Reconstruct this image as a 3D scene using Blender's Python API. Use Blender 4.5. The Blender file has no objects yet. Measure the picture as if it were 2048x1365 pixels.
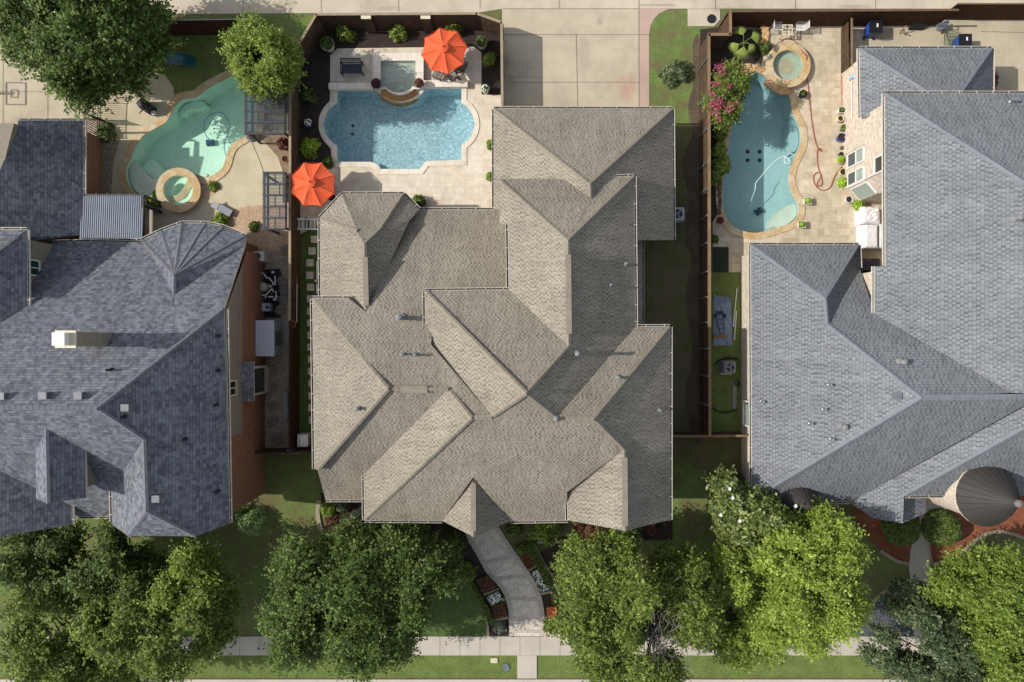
import bpy, math, random
import numpy as np
from mathutils import Vector, Matrix
from mathutils.geometry import tessellate_polygon, delaunay_2d_cdt
# ------------------------------------------------------------ camera, sky, sun, exposure
sc = bpy.context.scene
COL = sc.collection
H = 44.0          # drone height above the ground, metres
S = 0.032         # metres per photo pixel on the ground
K = S / H
cam = bpy.data.cameras.new('camera')
cam_o = bpy.data.objects.new('camera', cam); COL.objects.link(cam_o)
cam_o.location = (0, 0, H)
cam.sensor_width = 36; cam.lens = 18 / (1024 * K); cam.clip_end = 500
sc.camera = cam_o
sc.render.resolution_x = 1024; sc.render.resolution_y = 682
SUN_EL = 39.5
w = bpy.data.worlds.new("World"); sc.world = w; w.use_nodes = True
nt = w.node_tree; nt.nodes.clear()
sky = nt.nodes.new('ShaderNodeTexSky'); sky.sky_type = 'NISHITA'; sky.sun_disc = False
sky.sun_elevation = math.radians(SUN_EL); sky.sun_rotation = math.radians(270)
sky.air_density = 1.0; sky.dust_density = 1.5
bg = nt.nodes.new('ShaderNodeBackground'); bg.inputs['Strength'].default_value = 0.15
wo = nt.nodes.new('ShaderNodeOutputWorld')
hs = nt.nodes.new('ShaderNodeHueSaturation'); hs.inputs['Saturation'].default_value = 0.5   # sky colour desaturated so shaded areas turn less blue
nt.links.new(sky.outputs[0], hs.inputs['Color']); nt.links.new(hs.outputs[0], bg.inputs[0]); nt.links.new(bg.outputs[0], wo.inputs[0])
sl = bpy.data.lights.new('sun', 'SUN'); sl.energy = 3.75; sl.angle = math.radians(0.55); sl.color = (1.0, 0.96, 0.90)
so = bpy.data.objects.new('sun', sl); COL.objects.link(so)
so.rotation_euler = (0, math.radians(-(90 - SUN_EL)), math.radians(-1.0))
so.location = (-60, 0, 60)
sc.view_settings.view_transform = 'Standard'; sc.view_settings.look = 'None'
sc.view_settings.exposure = 0.30; sc.view_settings.gamma = 1.0
rng = random.Random(7)
# ------------------------------------------------------------ helpers
def P(px, py, z=0.0):
    t = (H - z) * K
    return Vector(((px - 1024) * t, (682.5 - py) * t, z))
def PP(pts, z=0.0): return [P(a, b, z) for a, b in pts]
def lin(h):
    c = [int(h[i:i + 2], 16) / 255 for i in (0, 2, 4)]
    return tuple(x / 12.92 if x <= .04045 else ((x + .055) / 1.055) ** 2.4 for x in c) + (1,)
ORIG = {}
def inside(x, y, r):
    c = False; n = len(r)
    for i in range(n):
        x0, y0 = r[i][0], r[i][1]; x1, y1 = r[i - 1][0], r[i - 1][1]
        if (y0 > y) != (y1 > y) and x < (x1 - x0) * (y - y0) / (y1 - y0) + x0: c = not c
    return c
class MB:
    def __init__(s): s.v = []; s.f = []; s.m = []; s.uv = []
    def poly(s, pts, m=0, uv=None):
        b = len(s.v); s.v += [tuple(p) for p in pts]; s.f.append(list(range(b, b + len(pts)))); s.m.append(m)
        s.uv.append(uv or [(p[0], p[1]) for p in pts])
    def sheet(s, outer, holes=(), m=0):
        """flat polygon with any outlines cut out of it (they may stick out past its edge)"""
        rings = [list(outer)] + [list(h) for h in holes]
        if not holes:
            ring = [Vector((p[0], p[1], 0)) for p in outer]; flat = [tuple(p) for p in outer]
            tris = tessellate_polygon([ring])
        else:
            v2, edges, k = [], [], 0
            for r in rings:
                n = len(r); v2 += [Vector((p[0], p[1])) for p in r]; edges += [(k + i, k + (i + 1) % n) for i in range(n)]; k += n
            vv, _, ff, _, _, _ = delaunay_2d_cdt(v2, edges, [], 0, 1e-5)
            z = outer[0][2]; flat = [(p.x, p.y, z) for p in vv]; tris = []
            for f in ff:
                cx = sum(vv[i].x for i in f) / len(f); cy = sum(vv[i].y for i in f) / len(f)
                if inside(cx, cy, rings[0]) and not any(inside(cx, cy, h) for h in rings[1:]): tris.append(tuple(f))
        b = len(s.v); s.v += flat
        for t in tris:
            a, c, d = [flat[i] for i in t[:3]]
            cr = (c[0] - a[0]) * (d[1] - a[1]) - (c[1] - a[1]) * (d[0] - a[0])
            if abs(cr) < 1e-9: continue
            t = list(t) if cr > 0 else list(reversed(t))
            s.f.append([b + i for i in t]); s.m.append(m); s.uv.append([flat[i][:2] for i in t])
    def prism(s, xy, z0, z1, m=0, mt=None, top=True, bot=True):
        n = len(xy)
        area = sum(xy[i][0] * xy[(i + 1) % n][1] - xy[(i + 1) % n][0] * xy[i][1] for i in range(n))
        if area < 0: xy = list(reversed(xy))
        for i in range(n):
            a = xy[i]; c = xy[(i + 1) % n]
            L = math.hypot(c[0] - a[0], c[1] - a[1])
            s.poly([(a[0], a[1], z0), (c[0], c[1], z0), (c[0], c[1], z1), (a[0], a[1], z1)], m, [(0, z0), (L, z0), (L, z1), (0, z1)])
        if top: s.sheet([(p[0], p[1], z1) for p in xy], m=m if mt is None else mt)
        if bot:
            k = len(s.f); s.sheet([(p[0], p[1], z0) for p in xy], m=m)
            for i in range(k, len(s.f)): s.f[i].reverse(); s.uv[i].reverse()
    def box(s, c, sz, rz=0, m=0, ry=0, rx=0):
        R = Matrix.Rotation(rz, 3, 'Z') @ Matrix.Rotation(ry, 3, 'Y') @ Matrix.Rotation(rx, 3, 'X')
        h = [x / 2 for x in sz]; c = Vector(c)
        q = [c + R @ Vector((a * h[0], b * h[1], d * h[2])) for d in (-1, 1) for a, b in ((-1, -1), (1, -1), (1, 1), (-1, 1))]
        for f in ((3, 2, 1, 0), (4, 5, 6, 7), (0, 1, 5, 4), (1, 2, 6, 5), (2, 3, 7, 6), (3, 0, 4, 7)):
            L1 = (q[f[1]] - q[f[0]]).length; L2 = (q[f[2]] - q[f[1]]).length
            s.poly([q[i] for i in f], m, [(0, 0), (L1, 0), (L1, L2), (0, L2)])
    def tube(s, pts, r, n=6, m=0, r1=None, caps=True):
        pts = [Vector(p) for p in pts]; k = len(pts); rings = []
        prev = None
        for i, p in enumerate(pts):
            d = (pts[min(i + 1, k - 1)] - pts[max(i - 1, 0)])
            if d.length < 1e-9: d = Vector((0, 0, 1))
            d.normalize()
            a = (prev if prev is not None else (Vector((1, 0, 0)) if abs(d.x) < .8 else Vector((0, 1, 0))))
            a = (a - d * a.dot(d)).normalized(); prev = a; b = d.cross(a)
            rr = r if r1 is None else r + (r1 - r) * i / (k - 1)
            rings.append([p + (a * math.cos(t) + b * math.sin(t)) * rr for t in [2 * math.pi * j / n for j in range(n)]])
        base = len(s.v)
        for R_ in rings: s.v += [tuple(p) for p in R_]
        for i in range(k - 1):
            for j in range(n):
                j2 = (j + 1) % n
                s.f.append([base + i * n + j, base + i * n + j2, base + (i + 1) * n + j2, base + (i + 1) * n + j]); s.m.append(m); s.uv.append([(0, 0)] * 4)
        if caps:
            s.f.append([base + j for j in reversed(range(n))]); s.m.append(m); s.uv.append([(0, 0)] * n)
            s.f.append([base + (k - 1) * n + j for j in range(n)]); s.m.append(m); s.uv.append([(0, 0)] * n)
    def lathe(s, c, prof, n=20, m=0, a0=0, a1=2 * math.pi, mf=None):
        full = abs(a1 - a0 - 2 * math.pi) < 1e-6
        na = n if full else n + 1
        base = len(s.v)
        for r, z in prof:
            for j in range(na):
                t = a0 + (a1 - a0) * j / n; s.v.append((c[0] + r * math.cos(t), c[1] + r * math.sin(t), c[2] + z))
        for i in range(len(prof) - 1):
            for j in range(n):
                j2 = (j + 1) % na
                s.f.append([base + i * na + j, base + i * na + j2, base + (i + 1) * na + j2, base + (i + 1) * na + j])
                s.m.append(m if mf is None else mf(i)); s.uv.append([(j, prof[i][1]), (j + 1, prof[i][1]), (j + 1, prof[i + 1][1]), (j, prof[i + 1][1])])
    def ring(s, inner, outer, z0, z1, m=0):     # closed band between two outlines of equal length
        n = len(inner)
        for i in range(n):
            j = (i + 1) % n; a, b, c, d = inner[i], inner[j], outer[j], outer[i]
            s.poly([(a[0], a[1], z1), (d[0], d[1], z1), (c[0], c[1], z1), (b[0], b[1], z1)], m)
            s.poly([(d[0], d[1], z0), (c[0], c[1], z0), (c[0], c[1], z1), (d[0], d[1], z1)], m)
            s.poly([(b[0], b[1], z0), (a[0], a[1], z0), (a[0], a[1], z1), (b[0], b[1], z1)], m)
    def build(s, name, mats, parent=None, smooth=False, loc=None):
        me = bpy.data.meshes.new(name)
        o = Vector((0, 0, 0))
        if parent is not None: o = ORIG.get(parent.name, o)
        elif loc is not None: o = Vector(loc)
        me.from_pydata([(v[0] - o.x, v[1] - o.y, v[2] - o.z) for v in s.v], [], s.f)
        if not isinstance(mats, (list, tuple)): mats = [mats]
        for m in mats: me.materials.append(m)
        me.polygons.foreach_set('material_index', s.m)
        if smooth: me.polygons.foreach_set('use_smooth', [True] * len(s.f))
        ul = me.uv_layers.new(name='UVMap')
        ul.data.foreach_set('uv', [c for f in s.uv for p in f for c in p])
        me.update()
        ob = bpy.data.objects.new(name, me); COL.objects.link(ob)
        if parent is not None: ob.parent = parent; ORIG[ob.name] = o
        else: ob.location = o; ORIG[ob.name] = o
        return ob
def tag(o, label, cat, group=None):
    o['label'] = label; o['category'] = cat
    if group: o['group'] = group
    return o
def thing(name, label, cat, loc=(0, 0, 0), group=None):
    o = bpy.data.objects.new(name, None); COL.objects.link(o); o.location = loc; ORIG[o.name] = Vector(loc)
    o.empty_display_size = .3
    return tag(o, label, cat, group)
def struct(o): o['kind'] = 'structure'; return o
def stuff(o, label=None, cat=None):
    o['kind'] = 'stuff'
    if label: tag(o, label, cat)
    return o
def copy_tree(o, loc, rz=0.0, sc_=1.0, label=None):
    def cp(a, par):
        c = a.copy(); COL.objects.link(c)
        if par is not None: c.parent = par
        for k in [x for x in a.children]: cp(k, c)
        return c
    c = cp(o, None); c.location = loc; c.rotation_euler = (0, 0, rz); c.scale = (sc_,) * 3
    if label: c['label'] = label
    return c
def offset(pts, d):                              # outline grown outward by d (any winding)
    n = len(pts)
    area = sum(pts[i][0] * pts[(i + 1) % n][1] - pts[(i + 1) % n][0] * pts[i][1] for i in range(n))
    sg = 1 if area > 0 else -1
    out = []
    for i in range(n):
        a, b, c = Vector(pts[i - 1][:2]), Vector(pts[i][:2]), Vector(pts[(i + 1) % n][:2])
        n1 = Vector(((b - a).y, -(b - a).x)).normalized() * sg; n2 = Vector(((c - b).y, -(c - b).x)).normalized() * sg
        m = n1 + n2
        m = n1 if m.length < .2 else m.normalized() / max(.5, m.normalized().dot(n1))
        out.append((b.x + m.x * d, b.y + m.y * d))
    return out
def smooth_px(pts, k=5, closed=True):            # Catmull-Rom through the given points
    n = len(pts); out = []
    rg = range(n) if closed else range(n - 1)
    for i in rg:
        if closed: p0, p1, p2, p3 = pts[i - 1], pts[i], pts[(i + 1) % n], pts[(i + 2) % n]
        else: p0, p1, p2, p3 = pts[max(i - 1, 0)], pts[i], pts[i + 1], pts[min(i + 2, n - 1)]
        for j in range(k):
            t = j / k
            out.append(tuple(.5 * (2 * p1[q] + (p2[q] - p0[q]) * t + (2 * p0[q] - 5 * p1[q] + 4 * p2[q] - p3[q]) * t * t + (3 * p1[q] - p0[q] - 3 * p2[q] + p3[q]) * t ** 3) for q in range(len(p1))))
    if not closed: out.append(tuple(pts[-1]))
    return out
# ------------------------------------------------------------ materials
MATS = {}
class NT:
    def __init__(s, name, rough=.85, spec=.3):
        s.m = bpy.data.materials.new(name); s.m.use_nodes = True; s.t = s.m.node_tree; s.n = s.t.nodes; s.l = s.t.links
        s.b = s.n['Principled BSDF']; s.b.inputs['Roughness'].default_value = rough
        s.b.inputs['Specular IOR Level'].default_value = spec
        s.tc = s.n.new('ShaderNodeTexCoord')
    def noise(s, scale, detail=4, coord='Object', rough=.55, vec=None, dist=0):
        n = s.n.new('ShaderNodeTexNoise'); n.inputs['Scale'].default_value = scale; n.inputs['Detail'].default_value = detail
        n.inputs['Roughness'].default_value = rough; n.inputs['Distortion'].default_value = dist
        s.l.new(vec if vec is not None else s.tc.outputs[coord], n.inputs['Vector']); return n.outputs['Fac']
    def ramp(s, fac, stops, interp='LINEAR'):
        r = s.n.new('ShaderNodeValToRGB'); r.color_ramp.interpolation = interp
        e = r.color_ramp.elements
        while len(e) < len(stops): e.new(.5)
        for i, (p, c) in enumerate(stops): e[i].position = p; e[i].color = c
        s.l.new(fac, r.inputs[0]); return r.outputs[0]
    def mix(s, fac, a, b, mode='MIX'):
        x = s.n.new('ShaderNodeMix'); x.data_type = 'RGBA'; x.blend_type = mode
        for i, v in ((0, fac), (6, a), (7, b)):
            if isinstance(v, (int, float)): x.inputs[i].default_value = v
            elif isinstance(v, tuple): x.inputs[i].default_value = v
            else: s.l.new(v, x.inputs[i])
        return x.outputs[2]
    def math(s, op, a, b=0):
        x = s.n.new('ShaderNodeMath'); x.operation = op
        for i, v in ((0, a), (1, b)):
            if isinstance(v, (int, float)): x.inputs[i].default_value = v
            else: s.l.new(v, x.inputs[i])
        return x.outputs[0]
    def map(s, coord='Object', scale=(1, 1, 1), rot=(0, 0, 0), loc=(0, 0, 0)):
        x = s.n.new('ShaderNodeMapping'); s.l.new(s.tc.outputs[coord], x.inputs[0])
        x.inputs['Scale'].default_value = scale; x.inputs['Rotation'].default_value = rot; x.inputs['Location'].default_value = loc
        return x.outputs[0]
    def brick(s, vec, c1, c2, mo, w, h, mort=.01, bias=0., off=.5, sq=1, sqf=2, smooth=.1):
        x = s.n.new('ShaderNodeTexBrick'); s.l.new(vec, x.inputs['Vector'])
        x.inputs['Color1'].default_value = c1; x.inputs['Color2'].default_value = c2; x.inputs['Mortar'].default_value = mo
        x.inputs['Scale'].default_value = 1; x.inputs['Mortar Size'].default_value = mort; x.inputs['Mortar Smooth'].default_value = smooth
        x.inputs['Bias'].default_value = bias; x.inputs['Brick Width'].default_value = w; x.inputs['Row Height'].default_value = h
        x.offset = off; x.squash = sq; x.squash_frequency = sqf
        return x
    def bump(s, h, strength=.5, dist=.02, prev=None):
        x = s.n.new('ShaderNodeBump'); x.inputs['Strength'].default_value = strength; x.inputs['Distance'].default_value = dist
        s.l.new(h, x.inputs['Height'])
        if prev is not None: s.l.new(prev, x.inputs['Normal'])
        return x.outputs[0]
    def out(s, col, nrm=None):
        if isinstance(col, tuple): s.b.inputs['Base Color'].default_value = col
        else: s.l.new(col, s.b.inputs['Base Color'])
        if nrm is not None: s.l.new(nrm, s.b.inputs['Normal'])
        return s.m
def mul(c, k): return (c[0] * k, c[1] * k, c[2] * k, 1)
def plain(name, h, k=1.0, rough=.6, metal=0, var=.12, scale=3., bump=0, spec=.4):
    key = (name, h, k, rough, metal)
    if key in MATS: return MATS[key]
    t = NT(name, rough, spec); c = mul(lin(h), k); t.b.inputs['Metallic'].default_value = metal
    n = t.noise(scale, 6)
    col = t.ramp(n, [(.3, mul(c, 1 - var)), (.7, mul(c, 1 + var))])
    MATS[key] = t.out(col, t.bump(t.noise(scale * 12, 3), bump, .02) if bump else None)
    return MATS[key]
def speck(name, cols, big=.4, fine=18., rough=.9, bump=.4, mixf=.5, dist=.03, spec=.2):
    """mottled ground: large patches and a fine grain"""
    t = NT(name, rough, spec)
    a = t.ramp(t.noise(big, 6), [(.32, cols[0]), (.5, cols[1]), (.68, cols[2])])
    f = t.noise(fine, 5, rough=.7)
    b = t.ramp(f, [(.3, mul(cols[0], .55)), (.7, mul(cols[2], 1.45))])
    return t.out(t.mix(mixf, a, b), t.bump(f, bump, dist))
def grass(name, c0, c1, c2, dry=None):
    t = NT(name, .9, .15)
    a = t.ramp(t.noise(.35, 5), [(.3, c0), (.5, c1), (.7, c2)])
    f = t.noise(9, 6, rough=.75, vec=t.map(scale=(1, 1.6, 1)))
    b = t.mix(.55, a, t.ramp(f, [(.3, mul(c0, .4)), (.72, mul(c2, 1.7))]))
    b = t.mix(.4, b, t.ramp(t.noise(26, 3, rough=.85), [(.35, mul(c0, .25)), (.68, mul(c2, 2.1))]))
    b = t.mix(1., b, t.ramp(t.noise(1.3, 6, rough=.7), [(.3, (.74,) * 3 + (1,)), (.7, (1.22, 1.18, 1.12, 1))]), 'MULTIPLY')
    if dry: b = t.mix(t.ramp(t.noise(.55, 7, rough=.65), [(.44, (0, 0, 0, 1)), (.60, (1, 1, 1, 1))]), b, dry)
    return t.out(b, t.bump(f, .8, .05))
def shingle(name, light, dark, mort, tabw=.30, row=.145, bias=0., blot=.18, bands=.35, dash=False):
    t = NT(name, .93, .1); uv = t.tc.outputs['UV']
    sx = t.n.new('ShaderNodeSeparateXYZ'); t.l.new(uv, sx.inputs[0])
    vr = t.math('DIVIDE', sx.outputs[1], row); fr = t.math('FRACT', vr); rw = t.math('FLOOR', vr)
    def white(a, b_):
        c = t.n.new('ShaderNodeCombineXYZ'); t.l.new(a, c.inputs[0]); t.l.new(b_, c.inputs[1])
        wn = t.n.new('ShaderNodeTexWhiteNoise'); wn.noise_dimensions = '2D'; t.l.new(c.outputs[0], wn.inputs['Vector']); return wn.outputs['Value']
    wr = white(rw, t.math('MULTIPLY', rw, 0.0))
    ur = t.math('ADD', t.math('DIVIDE', sx.outputs[0], tabw), t.math('ADD', t.math('MULTIPLY', rw, .5), t.math('MULTIPLY', wr, .45)))
    cell = t.math('FLOOR', ur); fu = t.math('FRACT', ur); wc = white(cell, rw)
    if dash:                                       # laminated tabs: short dark slots between lighter tabs
        wd = white(t.math('ADD', cell, 17.3), t.math('ADD', rw, 5.1))
        m_ = t.math('MULTIPLY', t.math('LESS_THAN', fu, t.math('ADD', .22, t.math('MULTIPLY', wd, .42))), t.math('MULTIPLY', t.math('GREATER_THAN', wc, .16), t.math('ADD', .25, t.math('MULTIPLY', wc, .5))))
        m_ = t.math('MULTIPLY', m_, t.math('ADD', .45, t.noise(1.3, 5)))
        m_ = t.math('MINIMUM', m_, 1.0)
        col = t.mix(m_, light, dark)
        col = t.mix(1., col, t.ramp(wc, [(0, (.9,) * 3 + (1,)), (1, (1.07,) * 3 + (1,))]), 'MULTIPLY')
        hh = t.math('MULTIPLY', m_, 0.0)
    else:
        w2 = white(t.math('FLOOR', t.math('MULTIPLY', ur, 1.7)), t.math('ADD', rw, 31.0))
        q = t.math('ADD', t.math('MULTIPLY', wc, .6), t.math('MULTIPLY', w2, .4))
        col = t.ramp(q, [(.15, dark), (.5, t_mid(light, dark)), (.85, light)]); hh = t.math('MULTIPLY', q, -.6)
    n = t.noise(.45, 6); n2 = t.noise(28, 3); st = t.noise(1.6, 7, coord='UV', rough=.7)
    col = t.mix(1., col, t.ramp(st, [(.3, (.9,) * 3 + (1,)), (.7, (1.06,) * 3 + (1,))]), 'MULTIPLY')
    col = t.mix(1., col, t.ramp(n, [(.3, (1 - blot,) * 3 + (1,)), (.7, (1 + blot * .5,) * 3 + (1,))]), 'MULTIPLY')
    col = t.mix(1., col, t.ramp(n2, [(.3, (.85,) * 3 + (1,)), (.7, (1.1,) * 3 + (1,))]), 'MULTIPLY')
    sk = t.noise(1.0, 6, vec=t.map('UV', scale=(1.7, .16, 1)), rough=.65)
    col = t.mix(1., col, t.ramp(sk, [(.3, (.86, .855, .85, 1)), (.55, (1, 1, 1, 1)), (.75, (1.07,) * 3 + (1,))]), 'MULTIPLY')
    band = t.ramp(fr, [(0, (1 - bands,) * 3 + (1,)), (.2, (1, 1, 1, 1)), (.92, (1, 1, 1, 1)), (1, (1 - bands,) * 3 + (1,))])  # shadow line under each course edge, put into the colour
    col = t.mix(1., col, band, 'MULTIPLY')
    return t.out(col, t.bump(t.math('ADD', t.math('SUBTRACT', 1.0, fr), t.math('MULTIPLY', hh, -.3)), .6, .018))
def t_mid(a, b): return tuple((x + y) / 2 for x, y in zip(a, b))
def brickwall(name, c1, c2, mo, coord='UV'):
    t = NT(name, .9, .15)
    b = t.brick(t.tc.outputs[coord], c1, c2, mo, .22, .075, .009, 0)
    col = t.mix(.5, b.outputs['Color'], t.ramp(t.noise(6, 5), [(.3, mul(c1, .7)), (.7, mul(c2, 1.3))]))
    return t.out(t.mix(.3, b.outputs['Color'], col), t.bump(b.outputs['Fac'], -.5, .01))
def concrete(name, c, var=.18, stain=None, big=.5, spots=()):
    t = NT(name, .88, .2)
    a = t.ramp(t.noise(big, 8, rough=.62), [(.3, mul(c, 1 - var)), (.5, c), (.7, mul(c, 1 + var * .7))])
    a = t.mix(1., a, t.ramp(t.noise(30, 4, rough=.7), [(.3, (.88,) * 3 + (1,)), (.7, (1.08,) * 3 + (1,))]), 'MULTIPLY')
    if stain: a = t.mix(t.ramp(t.noise(.22, 6, rough=.7), [(.52, (0, 0, 0, 1)), (.7, (.7, .7, .7, 1))]), a, stain)
    for (sx_, sy_, rx_, ry_, sc_, st_) in spots:       # worn or discoloured patches with a place of their own
        v = t.map('Object', scale=(1 / rx_, 1 / ry_, 0), loc=(-sx_ / rx_, -sy_ / ry_, 0))
        ln = t.n.new('ShaderNodeVectorMath'); ln.operation = 'LENGTH'; t.l.new(v, ln.inputs[0])
        dd = t.math('ADD', ln.outputs['Value'], t.math('MULTIPLY', t.noise(1.6, 6, rough=.7), .9))
        a = t.mix(t.ramp(dd, [(.55, (st_, st_, st_, 1)), (1.35, (0, 0, 0, 1))]), a, sc_)
    a = t.mix(t.ramp(t.noise(1.1, 9, rough=.75, vec=t.map(scale=(1.5, .25, 1))), [(.55, (0, 0, 0, 1)), (.75, (.35, .35, .35, 1))]), a, mul(c, .72))
    return t.out(a, t.bump(t.noise(40, 3), .15, .01))
def paver(name, c1, c2, mo, w, h, mort=.012, rot=0, off=.5, sq=1., mixn=.35):
    t = NT(name, .8, .25); v = t.map('Object', rot=(0, 0, rot))
    b = t.brick(v, c1, c2, mo, w, h, mort, 0, off, sq, 3)
    b2 = t.brick(t.map('Object', rot=(0, 0, rot), loc=(.37, .61, 0)), c1, c2, mul(c1, .9), w * 1.9, h * 2, 0.0, 0, .33)
    col = t.mix(.5, b.outputs['Color'], b2.outputs['Color'])
    n = t.ramp(t.noise(2.2, 7, rough=.65), [(.3, (.78, .76, .74, 1)), (.7, (1.15, 1.13, 1.1, 1))])
    col = t.mix(mixn * 2, col, t.mix(1., col, n, 'MULTIPLY'))
    return t.out(col, t.bump(b.outputs['Fac'], -.3, .01))
def water_mat(name, tint, rip=1.0, amp=.3, bst=.08):
    """clear tinted water: light goes down through it and back up, noise in the tint paints the wave-focused light"""
    m = bpy.data.materials.new(name); m.use_nodes = True; t = m.node_tree; n = t.nodes; l = t.links; n.clear()
    tc = n.new('ShaderNodeTexCoord')
    mp = n.new('ShaderNodeMapping'); l.new(tc.outputs['Object'], mp.inputs[0]); mp.inputs['Rotation'].default_value = (0, 0, .5); mp.inputs['Scale'].default_value = (1, 1.35, 1)
    nz = n.new('ShaderNodeTexNoise'); nz.inputs['Scale'].default_value = 5.2 * rip; nz.inputs['Detail'].default_value = 3; nz.inputs['Distortion'].default_value = 1.3
    l.new(mp.outputs[0], nz.inputs['Vector'])
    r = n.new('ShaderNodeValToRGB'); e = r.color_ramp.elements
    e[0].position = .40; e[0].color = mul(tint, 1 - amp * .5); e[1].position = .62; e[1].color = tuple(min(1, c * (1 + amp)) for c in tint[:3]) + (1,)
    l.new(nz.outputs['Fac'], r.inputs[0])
    tr = n.new('ShaderNodeBsdfTransparent'); l.new(r.outputs[0], tr.inputs[0])
    gl = n.new('ShaderNodeBsdfGlossy'); gl.inputs['Roughness'].default_value = .06
    bp = n.new('ShaderNodeBump'); bp.inputs['Strength'].default_value = bst; bp.inputs['Distance'].default_value = .05; l.new(nz.outputs['Fac'], bp.inputs['Height'])
    l.new(bp.outputs[0], gl.inputs['Normal'])
    lw = n.new('ShaderNodeLayerWeight'); lw.inputs['Blend'].default_value = .5; l.new(bp.outputs[0], lw.inputs['Normal'])
    pw = n.new('ShaderNodeMath'); pw.operation = 'POWER'; pw.inputs[1].default_value = 3.5; l.new(lw.outputs['Facing'], pw.inputs[0])
    fr = n.new('ShaderNodeMath'); fr.operation = 'MULTIPLY_ADD'; fr.inputs[1].default_value = .9; fr.inputs[2].default_value = .025; l.new(pw.outputs[0], fr.inputs[0])
    mx = n.new('ShaderNodeMixShader'); l.new(fr.outputs[0], mx.inputs[0]); l.new(tr.outputs[0], mx.inputs[1]); l.new(gl.outputs[0], mx.inputs[2])
    o = n.new('ShaderNodeOutputMaterial'); l.new(mx.outputs[0], o.inputs[0]); return m
def leaf_mat(name, c0, c1, c2, trans=.42, rough=.5):
    m = bpy.data.materials.new(name); m.use_nodes = True; t = m.node_tree; n = t.nodes; l = t.links
    b = n['Principled BSDF']; b.inputs['Roughness'].default_value = rough; b.inputs['Specular IOR Level'].default_value = .18
    at = n.new('ShaderNodeAttribute'); at.attribute_name = 'rnd'
    r = n.new('ShaderNodeValToRGB'); e = r.color_ramp.elements; e.new(.5)
    for i, (p, c) in enumerate(((0, c0), (.5, c1), (1, c2))): e[i].position = p; e[i].color = c
    l.new(at.outputs['Fac'], r.inputs[0])
    l.new(r.outputs[0], b.inputs['Base Color'])
    tl = n.new('ShaderNodeBsdfTranslucent'); l.new(r.outputs[0], tl.inputs[0])
    mx = n.new('ShaderNodeMixShader'); mx.inputs[0].default_value = trans
    l.new(b.outputs[0], mx.inputs[1]); l.new(tl.outputs[0], mx.inputs[2])
    l.new(mx.outputs[0], n['Material Output'].inputs[0]); return m
L = lin
# shingles
m_roofC = shingle('shingle_tan', mul(L('b2a999'), .67), mul(L('7a7265'), .56), mul(L('6a5e50'), .8), .23, .135, blot=.16, bands=.34, dash=True)
m_capC = plain('ridge_cap_tan', 'a09787', .62, .9, var=.12, scale=2.5, spec=.1)
m_roofL = shingle('shingle_slate', mul(L('919398'), .76), mul(L('6c6f78'), .68), mul(L('4b4e5a'), .8), .23, .17, blot=.12, bands=.40)
m_capL = plain('ridge_cap_slate', '7b7c82', .72, .9, var=.15, scale=2.5, spec=.1)
m_roofR = shingle('shingle_grey', mul(L('95989c'), .68), mul(L('64686f'), .54), mul(L('5e646e'), .8), .25, .18, blot=.12, bands=.30, dash=True)
m_capR = plain('ridge_cap_grey', '888c92', .66, .9, var=.1, scale=2.5, spec=.1)
m_gut = plain('gutter_white', 'ded8ca', .70, .45, var=.05)
m_gutd = plain('gutter_trough', '4a4641', .8, .8)
m_fascia = plain('fascia_cream', 'cfc6b2', .8, .6)
m_stucco = plain('stucco_tan', '8f8676', .8, .9, bump=.2)
m_brickL = brickwall('brick_red', mul(L('80503f'), .88), mul(L('9a6c54'), .88), mul(L('a08a78'), .7))
m_brickR = brickwall('brick_pink', mul(L('ab9282'), .70), mul(L('dccdb9'), .80), mul(L('eee4d4'), .86))
m_brickC = brickwall('brick_tan', mul(L('a08a74'), .7), mul(L('b49f88'), .7), mul(L('bcae9a'), .7))
m_glass = plain('window_glass', '26302f', .7, .12, spec=.8, var=.1)
m_glassP = plain('window_glass_pale', '9fb0a6', .7, .15, spec=.8, var=.05)
m_white = plain('white_paint', 'e8e6e0', .85, .45, var=.04)
m_cream = plain('cream_paint', 'dcd2b4', .8, .5, var=.05)
m_dmetal = plain('dark_metal', '2b2b2e', .8, .5, .3, spec=.5)
m_black = plain('black_plastic', '18191b', .9, .5)
m_steel = plain('galvanised_steel', '9aa0a6', .8, .4, .6)
m_iron = plain('iron_railing', '2c2722', .8, .6)
m_conc = concrete('driveway_concrete', mul(L('c4b79e'), .80), stain=mul(L('aa9c86'), .8), spots=[(7.3, 16.2, 1.6, 2.4, mul(L('b8907c'), .8), .75), (4.6, 18.0, 1.0, 3.2, mul(L('9c9488'), .8), .45), (5.6, 20.4, .5, .7, mul(L('7d756a'), .8), .5), (-31.5, 14.0, 1.5, 1.0, mul(L('96897a'), .8), .5), (29.5, 17.5, 1.5, 1.2, mul(L('9c9384'), .8), .5)])
m_conc2 = concrete('alley_concrete', mul(L('cabda6'), .82), .18, stain=mul(L('b3a692'), .8), spots=[(-8, 21.3, 2.5, .35, mul(L('a09482'), .8), .6), (14, 21.2, 4, .4, mul(L('9d9180'), .8), .6), (22, 21.4, 2.5, .3, mul(L('978b7a'), .8), .6)])
m_pink = concrete('pink_driveway_concrete', mul(L('bfa595'), .8), .12)
m_joint = plain('joint', '8d8272', .85, .9)
m_walk = concrete('sidewalk_concrete', mul(L('c6bdae'), .8), .15)
m_trav = paver('travertine', mul(L('e3d9c8'), .88), mul(L('cdbfa8'), .86), mul(L('b5a690'), .8), .61, .41, .008, 0, .37, .66, .3)
m_cope = paver('travertine_coping', mul(L('e6ddcf'), .9), mul(L('d8ccb8'), .88), mul(L('a8977e'), .8), .6, 5., .01, 0)
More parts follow.
